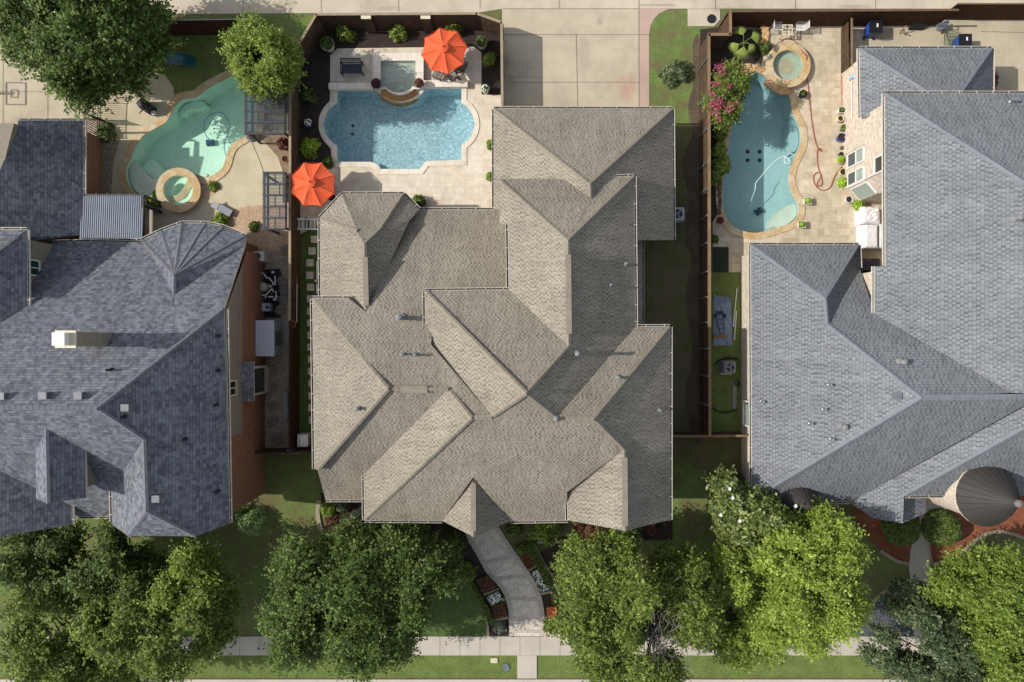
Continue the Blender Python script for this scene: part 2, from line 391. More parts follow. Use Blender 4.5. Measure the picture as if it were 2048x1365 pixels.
m_stone = paver('flagstone', mul(L('c9a671'), .8), mul(L('d9caab'), .8), mul(L('8f7d62'), .8), .47, .52, .015, .4)
m_deckR = paver('stamped_deck', mul(L('d6cab2'), .86), mul(L('b8a98f'), .82), mul(L('a18e72'), .8), .62, .45, .008, 0, .4, .7, .4)
m_agg = speck('exposed_aggregate', (mul(L('b8aa8c'), .8), mul(L('c7ba9b'), .84), mul(L('d2c6a8'), .86)), .6, 22, mixf=.3, bump=.2)
m_paver = paver('cobble_paver', mul(L('e2d9ca'), 1.), mul(L('c4bbad'), .95), mul(L('6c6357'), .7), .26, .17, .014, -.42, .4, .7, .35)
m_pedge = paver('paver_edge', mul(L('b8aea2'), .95), mul(L('c4baac'), .95), mul(L('5e554b'), .7), .1, .3, .01, -.42)
m_brickp = paver('brick_paver', mul(L('a08a72'), .8), mul(L('8c765f'), .75), mul(L('6c5d4c'), .7), .21, .11, .012)
m_mulch = speck('dark_mulch', (mul(L('2a241f'), .8), mul(L('38302a'), .8), mul(L('4a4038'), .8)), 1.2, 16, mixf=.6, bump=1)
m_mulchr = speck('red_mulch', (mul(L('6f4030'), .78), mul(L('854e38'), .78), mul(L('9c6248'), .8)), 1.2, 16, mixf=.5, bump=1)
m_grav = speck('river_gravel', (mul(L('6e5f50'), .85), mul(L('90806c'), .85), mul(L('b3a48e'), .9)), 1.0, 9, mixf=.75, bump=1)
m_gravd = speck('dark_gravel', (mul(L('2e2f33'), .8), mul(L('44454a'), .8), mul(L('6a6b70'), .85)), 1.2, 11, mixf=.75, bump=1)
m_gravp = speck('pink_gravel', (mul(L('9c7c60'), .8), mul(L('b3957a'), .84), mul(L('c9ae92'), .86)), 1.0, 11, mixf=.6, bump=1)
m_lawn = grass('lawn', mul(L('4a5e2e'), .88), mul(L('5a6e38'), .94), mul(L('6e8048'), .96), mul(L('7d7850'), .66))
m_lawnd = grass('dry_lawn', mul(L('4c5a34'), .72), mul(L('5e683e'), .72), mul(L('74784e'), .74), mul(L('84765c'), .66))
m_turf = grass('turf', mul(L('4f6030'), .86), mul(L('5d6c38'), .9), mul(L('6e7c44'), .94))
m_turfd = grass('dark_turf', mul(L('3c4e26'), 1.), mul(L('46582e'), 1.), mul(L('526438'), 1.))
m_soil = speck('bare_soil', (mul(L('4a3f33'), .7), mul(L('5c5043'), .7), mul(L('746653'), .75)), .8, 12, mixf=.5, bump=.8)
m_wood = plain('fence_wood', '64503f', .62, .85, var=.3, scale=2.2, bump=.3, spec=.15)
m_woodd = plain('stained_fence_wood', '4f3626', .8, .85, var=.3, scale=2.2, bump=.3, spec=.15)
m_woodt = plain('weathered_fence_top', 'a08e72', .8, .85, var=.15, scale=2)
m_plast = {}
# ------------------------------------------------------------ pool outlines (ground plane)
def pxs(pts, k=4): return [P(a, b).to_2d()[:] for a, b in smooth_px(pts, k)]
def pxl(pts): return [P(a, b).to_2d()[:] for a, b in pts]
def circ(cx, cy, r, n=40):
    c = P(cx, cy); return [(c.x + r * S * math.cos(2 * math.pi * i / n), c.y + r * S * math.sin(2 * math.pi * i / n)) for i in range(n)]
def arc_px(cx, cy, r, a0, a1, n): return [(cx + r * math.cos(math.radians(a0 + (a1 - a0) * i / n)), cy - r * math.sin(math.radians(a0 + (a1 - a0) * i / n))) for i in range(n + 1)]
poolL = pxs([(468, 152), (440, 164), (410, 181), (394, 194), (366, 199), (349, 214), (334, 243), (310, 258), (287, 272), (270, 296), (262, 318), (252, 340), (255, 365), (268, 384), (290, 393), (330, 395), (360, 388), (385, 352), (412, 356), (431, 350), (448, 334), (457, 305), (469, 287), (492, 273), (512, 262), (516, 225), (505, 180), (489, 158)])
lc = arc_px(694.5, 249.5, 47.5, 116, 244, 14)
rc = arc_px(901, 249, 48.5, 62, -62, 14)
poolC = pxl([(674, 180.5)] + lc + [(674, 325.6), (742, 325.6), (753, 330), (761, 340), (841, 340), (852, 324), (924, 322)] + rc[::-1] + [(924, 177), (852, 177), (838, 194), (822, 202), (805, 206), (788, 204), (772, 198), (752, 180.5)])
poolR = pxs([(1490, 143), (1510, 144), (1530, 152), (1548, 170), (1570, 184), (1581, 200), (1584, 222), (1591, 238), (1601, 262), (1601, 289), (1590, 315), (1580, 341), (1578, 366), (1585, 388), (1595, 407), (1596, 430), (1581, 447), (1552, 457), (1526, 465), (1501, 467), (1471, 458), (1453, 440), (1444, 410), (1444, 366), (1453, 311), (1461, 264), (1468, 220), (1478, 183)])
HOLES = [poolL, poolC, poolR]
# ------------------------------------------------------------ the ground and everything laid flat on it
LAYER = [0]
def flat(name, mat, px, mm, holes=(), world=False, sm=0):
    LAYER[0] += 1; mm = mm * 2 + LAYER[0] * .5 if name != 'ground' else 0
    b = MB(); pts = px if world else (pxs(px, sm) if sm else pxl(px))
    b.sheet([(x, y, mm * .001) for x, y in pts], [[(x, y, mm * .001) for x, y in h] for h in holes])
    return struct(b.build(name, mat))
flat('ground', m_lawnd, [(-90, -110), (90, -110), (90, 110), (-90, 110)], 0, HOLES, True)
# alley, driveways, road
flat('alley', m_conc2, [(-900, -170), (2900, -170), (2900, 18), (1375, 18), (1330, 18), (1007, 18), (955, 26), (632, 27), (612, 27), (310, 29), (-900, 29)], 8)
flat('driveway', m_conc, [(1004, 18.6), (1277, 18.6), (1277, 240), (1004, 240)], 12)
flat('driveway_border', m_pink, [(1277.6, 18.6), (1340, 18.6), (1330, 22), (1318, 28), (1308, 38), (1301, 52), (1298, 70), (1298, 240), (1277.6, 240)], 12)
flat('concrete_pad', m_conc2, [(1375, 18.6), (1440, 18.6), (1440, 40), (1428, 53), (1375, 53)], 12)
flat('left_driveway', m_conc, [(-500, 29.6), (168, 29.6), (168, 260), (40, 260), (-500, 260)], 12)
flat('back_driveway', m_conc, [(1700, 40), (2500, 40), (2500, 400), (1700, 400)], 12)
flat('road', concrete('road_concrete', mul(L('b5a994'), .8), .12), [(-900, 1366), (2900, 1366), (2900, 1700), (-900, 1700)], 8)
b = MB(); b.box(P(1000, 1361.5, .05), (120, .2, .14)); struct(b.build('kerb', m_walk))
jb = MB()
def joint(x0, y0, x1, y1, wd=.014, z=.052):
    a, c = P(x0, y0), P(x1, y1); d = (c - a).to_2d(); n = Vector((-d.y, d.x)).normalized() * wd
    jb.poly([(a.x - n.x, a.y - n.y, z), (c.x - n.x, c.y - n.y, z), (c.x + n.x, c.y + n.y, z), (a.x + n.x, a.y + n.y, z)])
for a in ((1007, 18.4, 1277, 18.4), (1007, 70, 1298, 70), (1020, 165.5, 1278, 165), (1152, 70, 1155, 218), (1277, -10, 1277.4, 218), (1118, -40, 1118, 18), (796, -40, 797, 24), (641, -40, 643, 26),
          (958, -40, 960, 18), (485, -40, 486, 28), (324, -40, 325, 28), (7, 100, 7, 250), (96, 100, 96, 250), (0, 184, 170, 185), (1430, -40, 1430, 20), (1590, -40, 1590, 18), (1750, -40, 1750, 18), (1277, 11, 1350, 11), (2048, 66, 1960, 64)):
    joint(*a)
struct(jb.build('paving_joints', m_joint))
flat('bare_soil', m_soil, [(1385, 90), (1400, 80), (1402, 250), (1403, 500), (1404, 860), (1380, 862), (1372, 780), (1384, 700), (1370, 600), (1382, 520), (1368, 470), (1378, 400), (1364, 330), (1384, 270), (1376, 215), (1388, 160)], 6, sm=4)
# sidewalk in slabs
b = MB()
x = -400
while x < 2500:
    b.box(P(x + 20, 1292, .025), (39.3 * S, 37.6 * S, .07)); x += 40
struct(b.build('sidewalk', m_walk))
b = MB(); b.box(P(1054, 1334, .03), (39 * S, 46 * S, .08)); struct(b.build('kerb_walk', m_walk))
# lawns
flat('verge_grass', m_turf, [(-400, 1311), (2500, 1311), (2500, 1357), (-400, 1357)], 4)
flat('grass_strip', m_lawn, [(1375, 20), (1330, 22), (1318, 28), (1308, 38), (1301, 52), (1298, 70), (1298, 252), (1345, 252), (1400, 250), (1400, 90), (1440, 40), (1375, 40)], 4)
flat('side_lawn', m_lawnd, [(1270, 252), (1402, 252), (1402, 1100), (1270, 1100)], 4)
flat('alley_grass', m_lawn, [(310, 29.6), (633, 28), (590, 110), (310, 60)], 5)
flat('play_lawn', m_turf, [(300, 40), (590, 60), (590, 200), (450, 230), (330, 230), (250, 150)], 7, [poolL])
flat('front_lawn_left', m_lawn, [(-400, 1030), (650, 905), (650, 1272), (-400, 1272)], 4)
flat('front_lawn_centre', m_turfd, [(900, 1120), (922, 1138), (944, 1175), (970, 1220), (976, 1272), (640, 1272), (640, 1120)], 5)
flat('front_lawn_path_side', m_turfd, [(1064, 1080), (1130, 1080), (1190, 1100), (1190, 1272), (1130, 1272), (1100, 1150)], 5)
flat('front_lawn_right', m_lawn, [(1330, 900), (1500, 1000), (1900, 1120), (2048, 1070), (2300, 1070), (2300, 1272), (1200, 1272), (1200, 1100), (1330, 1050)], 4)
# beds
flat('gravel_bed', m_grav, [(470, 440), (600, 440), (600, 908), (520, 908), (470, 908)], 4)
flat('pink_gravel_bed', m_gravp, [(420, 408), (578, 405), (578, 500), (480, 500), (420, 460)], 7)
flat('left_deck', m_agg, [(200, 200), (250, 165), (300, 145), (330, 150), (347, 175), (350, 195), (390, 190), (520, 262), (560, 300), (565, 345), (566, 410), (500, 412), (440, 425), (400, 470), (280, 480), (230, 420), (212, 360), (212, 320), (232, 285), (228, 250), (205, 240), (170, 235), (165, 205)], 10, [poolL])
flat('terrace', m_conc2, [(150, 400), (440, 425), (400, 500), (150, 500)], 14)
flat('rock_bed', m_grav, [(165, 240), (205, 243), (232, 262), (240, 285), (228, 322), (222, 400), (165, 400)], 16)
flat('pool_rock_bed', m_gravp, [(396, 358), (432, 352), (446, 340), (436, 356), (431, 388), (414, 397), (400, 395)], 16)
flat('brick_path', m_brickp, [(488, 262), (515, 262), (600, 262), (600, 350), (568, 350), (556, 315), (530, 285), (505, 277)], 14, [poolL])
flat('planting_bed', m_mulch, [(632, 28), (954, 27), (1003, 45), (1003, 235), (570, 440), (578, 200), (602, 80)], 4, [poolC])
flat('travertine_deck', m_trav, [(661, 111), (675, 98), (948, 94), (963, 106), (963, 190), (1003, 191), (1003, 430), (820, 440), (640, 450), (598, 470), (598, 345), (600, 330), (664, 330), (662, 300), (640, 265), (638, 235), (660, 202)], 12, [poolC])
flat('side_turf', m_turfd, [(586, 455), (645, 455), (645, 905), (583, 905)], 8)
flat('right_planting_bed', m_mulch, [(1400, 60), (1535, 40), (1540, 150), (1480, 200), (1450, 330), (1440, 470), (1400, 470)], 4, [poolR])
flat('pool_terrace', m_deckR, [(1526, 45), (1702, 45), (1780, 150), (1780, 560), (1425, 560), (1425, 445), (1440, 420), (1436, 340), (1450, 250), (1478, 142), (1515, 140), (1526, 120)], 8, [poolR])
flat('artificial_turf', m_turf, [(1418, 545), (1484, 545), (1484, 876), (1418, 876)], 12)
flat('front_bed', m_mulch, [(640, 985), (940, 1040), (1010, 1160), (1120, 1075), (1345, 1040), (1345, 1080), (1120, 1085), (1100, 1180), (1110, 1272), (978, 1272), (970, 1220), (944, 1175), (922, 1138), (860, 1080), (660, 1080)], 9)
flat('red_mulch_bed', m_mulchr, [(1864, 1128), (1892, 1121), (1922, 1104), (1953, 1077), (1987, 1063), (2024, 1068), (2100, 1090), (2100, 980), (1860, 980), (1857, 1060)], 9)
flat('shaded_mulch_bed', m_mulchr, [(1700, 1000), (1860, 1000), (1840, 1040), (1819, 1100), (1816, 1128), (1790, 1121), (1759, 1101), (1720, 1060)], 9)
flat('magnolia_bed', m_mulchr, [(1425, 1020), (1427, 1045), (1434, 1070), (1450, 1097), (1470, 1117), (1560, 1120), (1600, 1060), (1560, 990), (1440, 990)], 9)
flat('black_gravel_bed', m_gravd, [(1819, 1169), (1800, 1173), (1772, 1184), (1749, 1203), (1735, 1227), (1704, 1262), (1704, 1271), (1830, 1271), (1828, 1240)], 9)
flat('front_walk', m_walk, [(1880, 1000), (1900, 1016), (1873, 1030), (1858, 1045), (1856, 1091), (1863, 1159), (1863, 1272), (1827, 1272), (1823, 1186), (1817, 1138), (1820, 1101), (1838, 1045), (1838, 1000)], 14)
# curved paver path with darker edging and cross bands
lp = smooth_px([(925, 1040), (933, 1073), (956, 1115), (975, 1149), (1001, 1177), (1015, 1211), (1018, 1242), (1018, 1272)], 4, False)
rp = smooth_px([(986, 1030), (999, 1056), (1026, 1098), (1054, 1138), (1077, 1177), (1087, 1214), (1089, 1245), (1088, 1272)], 4, False)
flat('paver_path', m_paver, lp + rp[::-1], 16)
b = MB(); n_ = len(lp)
def lerp(a, c, t): return (a[0] + (c[0] - a[0]) * t, a[1] + (c[1] - a[1]) * t)
def qd(p, z): b.poly([P(x, y, z) for x, y in p])
for i in range(n_ - 1):
    qd([lp[i + 1], lerp(lp[i + 1], rp[i + 1], .13), lerp(lp[i], rp[i], .13), lp[i]], .064)
    qd([lerp(lp[i + 1], rp[i + 1], .87), rp[i + 1], rp[i], lerp(lp[i], rp[i], .87)], .064)
for i in (9, 13, 18, 23, 26):
    j = min(i + 1, n_ - 1)
    a0, a1 = lerp(lp[i], rp[i], .13), lerp(lp[i], rp[i], .87)
    a = (a1[0] - a0[0], a1[1] - a0[1]); ll = math.hypot(*a); nx, ny = -a[1] / ll * 7, a[0] / ll * 7
    qd([(a0[0] + nx, a0[1] + ny), (a1[0] + nx, a1[1] + ny), a1, a0], .068)
struct(b.build('path_edging', m_pedge))
# stone edging strips
def edging(name, pts, wd, z1, mat, closed=False):
    p = smooth_px(pts, 4, closed); q = [P(x, y) for x, y in p]; bb = MB(); n = len(q)
    L_, R_ = [], []
    for i in range(n):
        d = (q[min(i + 1, n - 1)] - q[max(i - 1, 0)]).to_2d().normalized(); nn = Vector((-d.y, d.x)) * wd / 2
        L_.append((q[i].x + nn.x, q[i].y + nn.y)); R_.append((q[i].x - nn.x, q[i].y - nn.y))
    for i in range(n - 1):
        a, c, d, e = R_[i], R_[i + 1], L_[i + 1], L_[i]
        bb.poly([(*a, z1), (*c, z1), (*d, z1), (*e, z1)]); bb.poly([(*a, 0), (*c, 0), (*c, z1), (*a, z1)]); bb.poly([(*e, z1), (*d, z1), (*d, 0), (*e, 0)])
    return struct(bb.build(name, mat))
m_edge = plain('edging_stone', 'a3967e', .82, .85, var=.2, scale=3)
edging('bed_edging', [(918, 1130), (944, 1175), (958, 1197), (970, 1220), (975, 1248), (976, 1272)], .16, .12, m_edge)
edging('bed_edging', [(1067, 1087), (1085, 1121), (1108, 1160), (1118, 1190)], .16, .12, m_edge)
edging('bed_edging', [(1426, 1020), (1427, 1045), (1434, 1070), (1450, 1097), (1470, 1117)], .2, .12, m_edge)
edging('bed_edging', [(1864, 1128), (1892, 1121), (1922, 1104), (1953, 1077), (1987, 1063), (2024, 1068), (2060, 1082)], .2, .12, m_edge)
edging('bed_edging', [(1759, 1101), (1790, 1121), (1816, 1128)], .2, .12, m_edge)
edging('bed_edging', [(1819, 1165), (1800, 1170), (1772, 1180), (1749, 1200), (1733, 1227)], .2, .12, m_edge)
edging('bed_edging', [(1858, 1045), (1857, 1091), (1863, 1128)], .12, .1, m_edge)
edging('bed_edging', [(640, 1000), (636, 1020), (640, 1050), (650, 1070)], .25, .12, m_edge)
edging('bed_edging', [(1075, 1084), (1120, 1084), (1150, 1082), (1165, 1090)], .15, .12, m_edge)
for q in ([(998, 1178), (967, 1190)], [(1010, 1199), (980, 1208)], [(1016, 1235), (985, 1241)], [(1057, 1140), (1077, 1129)], [(1082, 1188), (1104, 1183)], [(1090, 1236), (1110, 1233)]):
    a, c = P(*q[0], .06), P(*q[1], .06); b = MB(); b.box((a + c) / 2, ((c - a).length, .14, .12), math.atan2((c - a).y, (c - a).x)); struct(b.build('bed_divider', m_edge))
# ------------------------------------------------------------ pools and spas
def pool(name, label, outline, deep, m_floor, m_water, m_cop, cw, shelves=(), tan=True):
    c = Vector((sum(p[0] for p in outline) / len(outline), sum(p[1] for p in outline) / len(outline), 0))
    t = thing(name, label, 'swimming pool', c)
    b = MB(); n = len(outline)
    area = sum(outline[i][0] * outline[(i + 1) % n][1] - outline[(i + 1) % n][0] * outline[i][1] for i in range(n))
    o = outline if area < 0 else outline[::-1]      # walls face inward
    for i in range(n):
        a, d = o[i], o[(i + 1) % n]
        b.poly([(*a, -deep), (*d, -deep), (*d, .03), (*a, .03)])
    b.sheet([(*p, -deep) for p in outline])
    b.build('basin', m_floor, t)
    for k, (sh, zz) in enumerate(shelves):
        b = MB(); b.prism(sh, -deep + .01, zz, bot=False); b.build('step' , m_shelfL if (k == 0 and tan) else m_floor, t)
    b = MB(); b.sheet([(*p, -.10) for p in offset(outline, .004)]); b.build('water', m_water, t)
    b = MB(); b.ring(offset(outline, -.03), offset(outline, cw), .0, .085); b.build('coping', m_cop, t)
    return t
m_plL = concrete('pool_plaster_green', (.60, .79, .64, 1), .10, big=.9)
m_plC = concrete('pool_plaster_blue', (.44, .61, .65, 1), .08, big=.9)
m_plR = concrete('pool_plaster_teal', (.35, .46, .45, 1), .08, big=.9)
m_shelfL = concrete('pool_shelf_tan', (.62, .62, .50, 1), .1)
w_L = water_mat('pool_water_green', (.87, .97, .93, 1), .8, .08)
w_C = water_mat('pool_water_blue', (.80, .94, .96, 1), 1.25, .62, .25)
w_R = water_mat('pool_water_teal', (.83, .95, .96, 1), .8, .07)
w_S = water_mat('spa_water', (.86, .94, .88, 1), 1.0, .12)
shelfL1 = pxs([(262, 318), (254, 340), (257, 363), (269, 382), (290, 391), (325, 392), (322, 360), (303, 356), (285, 345), (272, 330)], 3)
shelfL2 = pxs([(350, 216), (366, 201), (394, 196), (402, 203), (392, 212), (370, 212), (352, 226)], 3)
stepsL = pxs([(272, 333), (285, 316), (300, 318), (310, 335), (309, 352), (300, 354), (285, 344)], 3)
pL = pool('swimming_pool', 'green free form pool edged with flagstone in the left back yard', poolL, 1.5, m_plL, w_L, m_stone, .42, [(shelfL1, -.28), (shelfL2, -.6), (stepsL, -.75)])
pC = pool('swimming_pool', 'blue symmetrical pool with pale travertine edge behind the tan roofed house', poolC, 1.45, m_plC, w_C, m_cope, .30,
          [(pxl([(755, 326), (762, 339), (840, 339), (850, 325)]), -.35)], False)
shR1 = pxs([(1585, 235), (1590, 240), (1600, 263), (1600, 288), (1592, 302), (1584, 290), (1581, 262)], 3)
shR2 = pxs([(1550, 440), (1565, 420), (1583, 408), (1595, 410), (1595, 430), (1580, 446), (1555, 454)], 3)
pR = pool('swimming_pool', 'long teal kidney shaped pool beside the red crepe myrtle in the right back yard', poolR, 1.5, m_plR, w_R, m_stone, .38, [(shR2, -.25), (shR1, -.3)])
def drains(par, pts, z, r):
    for x, y in pts:
        bb = MB(); bb.lathe(P(x, y, z), [(0, .03), (r, .03), (r, 0)], 14); bb.build('drain', m_black, par)
drains(pR, [(1495, 304), (1519, 304), (1495, 321), (1519, 321)], -1.5, .13)
drains(pC, [(706, 252), (705, 269)], -1.45, .10)
drains(pL, [(428, 258), (440, 266)], -1.5, .05)
def spa(cx, cy, ro, ri, h, label, fl, stone, floor_z=-.5, inner=None):
    t = thing('hot_tub', label, 'hot tub', P(cx, cy))
    n = 40; o = circ(cx, cy, ro * (1 - h / H), n); i = circ(cx, cy, ri * (1 - h / H), n)
    b = MB(); b.ring(offset(i, .06), offset(o, -.06), -.2, h - .05); b.build('wall', stone, t)
    b = MB(); b.ring(i, o, h - .05, h); b.build('coping', stone, t)
    b = MB(); k = len(i)
    for j in range(k):
        a, d = i[(j + 1) % k], i[j]; b.poly([(*a, floor_z), (*d, floor_z), (*d, h - .06), (*a, h - .06)])
    b.sheet([(*p, floor_z) for p in i]); b.build('basin', fl, t)
    if inner:
        b = MB(); b.ring(circ(cx, cy, ri * inner, 28), circ(cx, cy, ri - .5, 28), floor_z, floor_z + .5); b.build('seat', fl, t)
    b = MB(); b.sheet([(*p, h - .13) for p in i]); b.build('water', w_S, t)
    return t
spa(362.5, 383.5, 45, 29.5, .42, 'round green spa with tan flagstone rim joined to the left pool', m_plL, m_stone, -.45, .55)
spR = spa(1571, 135.5, 45, 30, .42, 'round greenish spa with pale stone rim above the long right pool', concrete('spa_plaster', (.40, .44, .36, 1), .1), m_stone, -.45, .55)
# the square spa of the centre yard, with curved stepped spillway
t = thing('hot_tub', 'square spa with travertine rim and curved golden spillway steps', 'hot tub', P(796, 150))
hz = .42
so_ = PP([(745, 106), (847, 106), (847, 176), (838, 178)] + arc_px(799, 150, 40, -45, -135, 10) + [(755, 178), (745, 176)], hz)
si_ = PP([(761, 121.5), (831, 121.5), (831, 176)] + arc_px(798, 148, 37.5, -42, -138, 10) + [(761, 176)], hz)
b = MB(); b.sheet([tuple(p) for p in so_], [[tuple(p) for p in si_]])
for L0, rev in ((so_, 0), (si_, 1)):
    a_ = sum(L0[i].x * L0[(i + 1) % len(L0)].y - L0[(i + 1) % len(L0)].x * L0[i].y for i in range(len(L0)))
    LL = L0 if (a_ > 0) != bool(rev) else L0[::-1]
    for i in range(len(LL)):
        p, q = LL[i], LL[(i + 1) % len(LL)]; b.poly([(p.x, p.y, -.5), (q.x, q.y, -.5), (q.x, q.y, hz), (p.x, p.y, hz)])
b.build('rim', m_cope, t)
b = MB(); b.sheet([(p.x, p.y, -.45) for p in si_]); b.build('basin', m_plC, t)
b = MB(); b.prism(PP([(768, 128), (824, 128), (824, 143), (768, 143)], 0), -.44, 0.0); b.build('seat', m_plC, t)
b = MB(); b.sheet([(p.x, p.y, hz - .12) for p in si_]); b.build('water', water_mat('spa_water_blue', (.68, .92, .97, 1), 1.8, .4), t)
m_spill = plain('spillway_tile', 'a8834f', .8, .5, var=.3, scale=6)
b = MB(); c = P(799, 150)
for k in range(5):
    r0, r1 = 40 + 3.5 * k, 44.0 + 3.5 * k; zt = hz - .04 - .075 * k
    b.lathe((c.x, c.y, 0), [(r0 * S, -.6), (r0 * S, zt), (r1 * S, zt), (r1 * S, -.6)], 20, a0=math.radians(-134), a1=math.radians(-46))
b.build('spillway', m_spill, t)
# low raised travertine walls either side of the spa
for q, lb in (([(657, 166), (745, 166), (745, 178), (657, 178)], 'low travertine bench wall between the dark garden bench and the pool'), ([(847, 161), (935, 161), (935, 174), (847, 174)], 'low travertine bench wall below the parasol and dining set')):
    b = MB(); pts = [tuple(p)[:2] for p in PP(q, .42)]; b.prism(pts, 0, .42)
    tag(b.build('low_wall', m_cope, None, loc=(pts[0][0], pts[0][1], 0)), lb, 'low wall', 'low walls beside the square spa')
# ------------------------------------------------------------ roofs
TAB_C = [
 ('BW',(-1, 0),0.7574,12.295,[(640, 436), (714, 462), (729, 488), (732, 625), (697, 597), (641, 597)]),
 ('BNW',(-0.707, 0.707),0.7582,13.594,[(640, 436), (684, 389), (714, 462)]),
 ('BN',(0, 1),0.763,10.181,[(684, 389), (807, 388), (760, 459), (729, 488), (714, 462)]),
 ('BNE',(0.707, 0.707),0.7614,4.66,[(807, 388), (838, 419), (817, 442), (760, 459)]),
 ('BE',(1, 0),0.775,-0.357,[(817, 442), (760, 459), (729, 488), (732, 625)]),
 ('M',(0, 1),0.5421,7.256,[(817, 442), (820, 420), (1003, 420), (1020, 449), (1034, 596), (868, 596), (862, 690), (984, 833), (943, 836), (897, 779), (776, 778), (625, 597), (697, 597), (732, 625)]),
 ('WW',(-1, 0),0.7422,13.621,[(625, 597), (776, 778), (635, 940), (629, 939)]),
 ('WS',(0, -1),0.7492,10.602,[(776, 778), (897, 779), (728, 949), (728, 1000), (651, 1000), (635, 940)]),
 ('FW',(-1, 0),0.7456,11.093,[(728, 949), (897, 779), (943, 836), (729, 1041)]),
 ('CW',(-1, 0),0.7397,10.257,[(850, 582), (850, 681), (984, 833), (1052, 787)]),
 ('CN',(0, 1),0.756,8.749,[(850, 582), (1018, 580), (1137, 693), (1052, 787)]),
 ('EW',(-1, 0),0.7622,6.761,[(1000, 361), (1136, 481), (1137, 693), (1018, 580), (1016, 449), (999, 448)]),
 ('EN2',(0, 1),0.7584,12.89,[(1000, 361), (1136, 481), (1268, 353), (1231, 354), (1181, 397), (1127, 358), (1000, 358)]),
 ('DE',(1, 0),0.7627,11.149,[(1136, 481), (1268, 353), (1271, 654), (1114, 836), (1052, 787), (1137, 693)]),
 ('EN',(0, 1),0.7597,6.504,[(1271, 654), (1340, 654), (1188, 838), (1114, 836)]),
 ('EE',(1, 0),0.7608,12.544,[(1340, 654), (1340, 1040), (1250, 1062), (1248, 899), (1188, 838)]),
 ('EGW',(-1, 0),0.7687,3.443,[(1248, 899), (1250, 1062), (1136, 1041), (1134, 985)]),
 ('SF',(0, -1),0.7229,12.291,[(943, 836), (984, 833), (1052, 787), (1114, 836), (1188, 838), (1248, 899), (1134, 985), (1136, 1041), (1021, 1043), (946, 955), (884, 1042), (729, 1041)]),
 ('XW',(-1, 0),0.7649,8.218,[(946, 955), (947, 1074), (884, 1042)]),
 ('XE',(1, 0),0.7638,5.019,[(946, 955), (947, 1074), (1021, 1043)]),
 ('GN',(0, 1),0.7579,13.493,[(988, 218), (1345, 219), (1180, 369)]),
 ('GW',(-1, 0),0.7802,3.844,[(988, 218), (1180, 369), (1181, 397), (1127, 358), (1012, 366), (1012, 418), (988, 418)]),
 ('GE',(1, 0),0.7615,10.318,[(1345, 219), (1180, 369), (1181, 397), (1231, 354), (1262, 356), (1262, 480), (1347, 480)]),
]
TAB_L = [
 ('L1',(0, 1),0.7808,7.685,[(-120, 814), (195, 817), (448, 618), (490, 491), (283, 484), (-120, 486)]),
 ('LE',(1, 0),0.8442,-6.983,[(195, 817), (448, 618), (459, 1048), (392, 1073), (293, 1023), (288, 879)]),
 ('LS',(0, -1),0.8035,12.867,[(-120, 814), (195, 817), (288, 879), (223, 980), (222, 1033), (145, 1033), (143, 1012), (0, 942), (-120, 882)]),
 ('LW',(-1, 0),0.7991,23.811,[(288, 879), (293, 1023), (256, 1072), (224, 1050), (223, 980)]),
 ('LF',(0, -1),0.8545,16.251,[(293, 1023), (256, 1072), (392, 1073)]),
 ('LFE',(1, 0),0.7248,-12.454,[(0, 942), (143, 1012), (144, 1050), (11, 1072), (-120, 1100), (-120, 883)]),
 ('DW',(-1, 0),0.7989,28.052,[(93, 857), (96, 1007), (72, 998), (71, 903)]),
 ('DE',(1, 0),0.7865,-9.106,[(93, 857), (96, 1007), (172, 996), (170, 900)]),
]
TAB_R = [
 ('RW',(-1, 0),0.6299,-7.753,[(1770, 187), (2048, 364), (1749, 533), (1749, 628), (2026, 786)]),
 ('RN',(0, 1),0.7906,6.366,[(1655, 649), (1720, 538), (1749, 628), (2026, 786), (1843, 796)]),
 ('RWl',(-1, 0),0.8449,-9.18,[(1502, 490), (1651, 598), (1655, 649), (1843, 796), (1504, 1000)]),
 ('NN',(0, 1),0.796,7.505,[(1502, 490), (1718, 490), (1651, 598)]),
 ('NE',(1, 0),0.8383,20.346,[(1718, 490), (1651, 598), (1655, 649), (1720, 538)]),
 ('RS',(0, -1),0.8679,11.136,[(1843, 796), (2048, 813), (1700, 1003), (1504, 1000), (1643, 1004)]),
 ('FW',(-1, 0),0.8382,-14.234,[(1700, 1003), (2110, 779), (2110, 823), (1808, 992), (1806, 1047), (1748, 1038)]),
 ('FS',(0, -1),0.8246,11.896,[(1808, 992), (2048, 857)]),
 ('MN',(0, 1),0.5893,13.603,[(1770, 187), (2048, 364)]),
 ('GN',(0, 1),0.6909,15.041,[(1719, 97), (1985, 97), (1858, 185), (1924, 185)]),
 ('GW',(-1, 0),0.8641,-14.901,[(1719, 97), (1721, 234), (1858, 185)]),
 ('GE',(1, 0),0.7195,23.588,[(1985, 97), (1924, 185)]),
]
def face_pts(d, g, c, pts):
    out = []
    for px, py in pts:
        X, Y = (px - 1024) * K, (682.5 - py) * K; a = d[0] * X + d[1] * Y
        z = (c - g * a * H) / (1 - g * a); out.append(Vector((X * (H - z), Y * (H - z), z)))
    return out
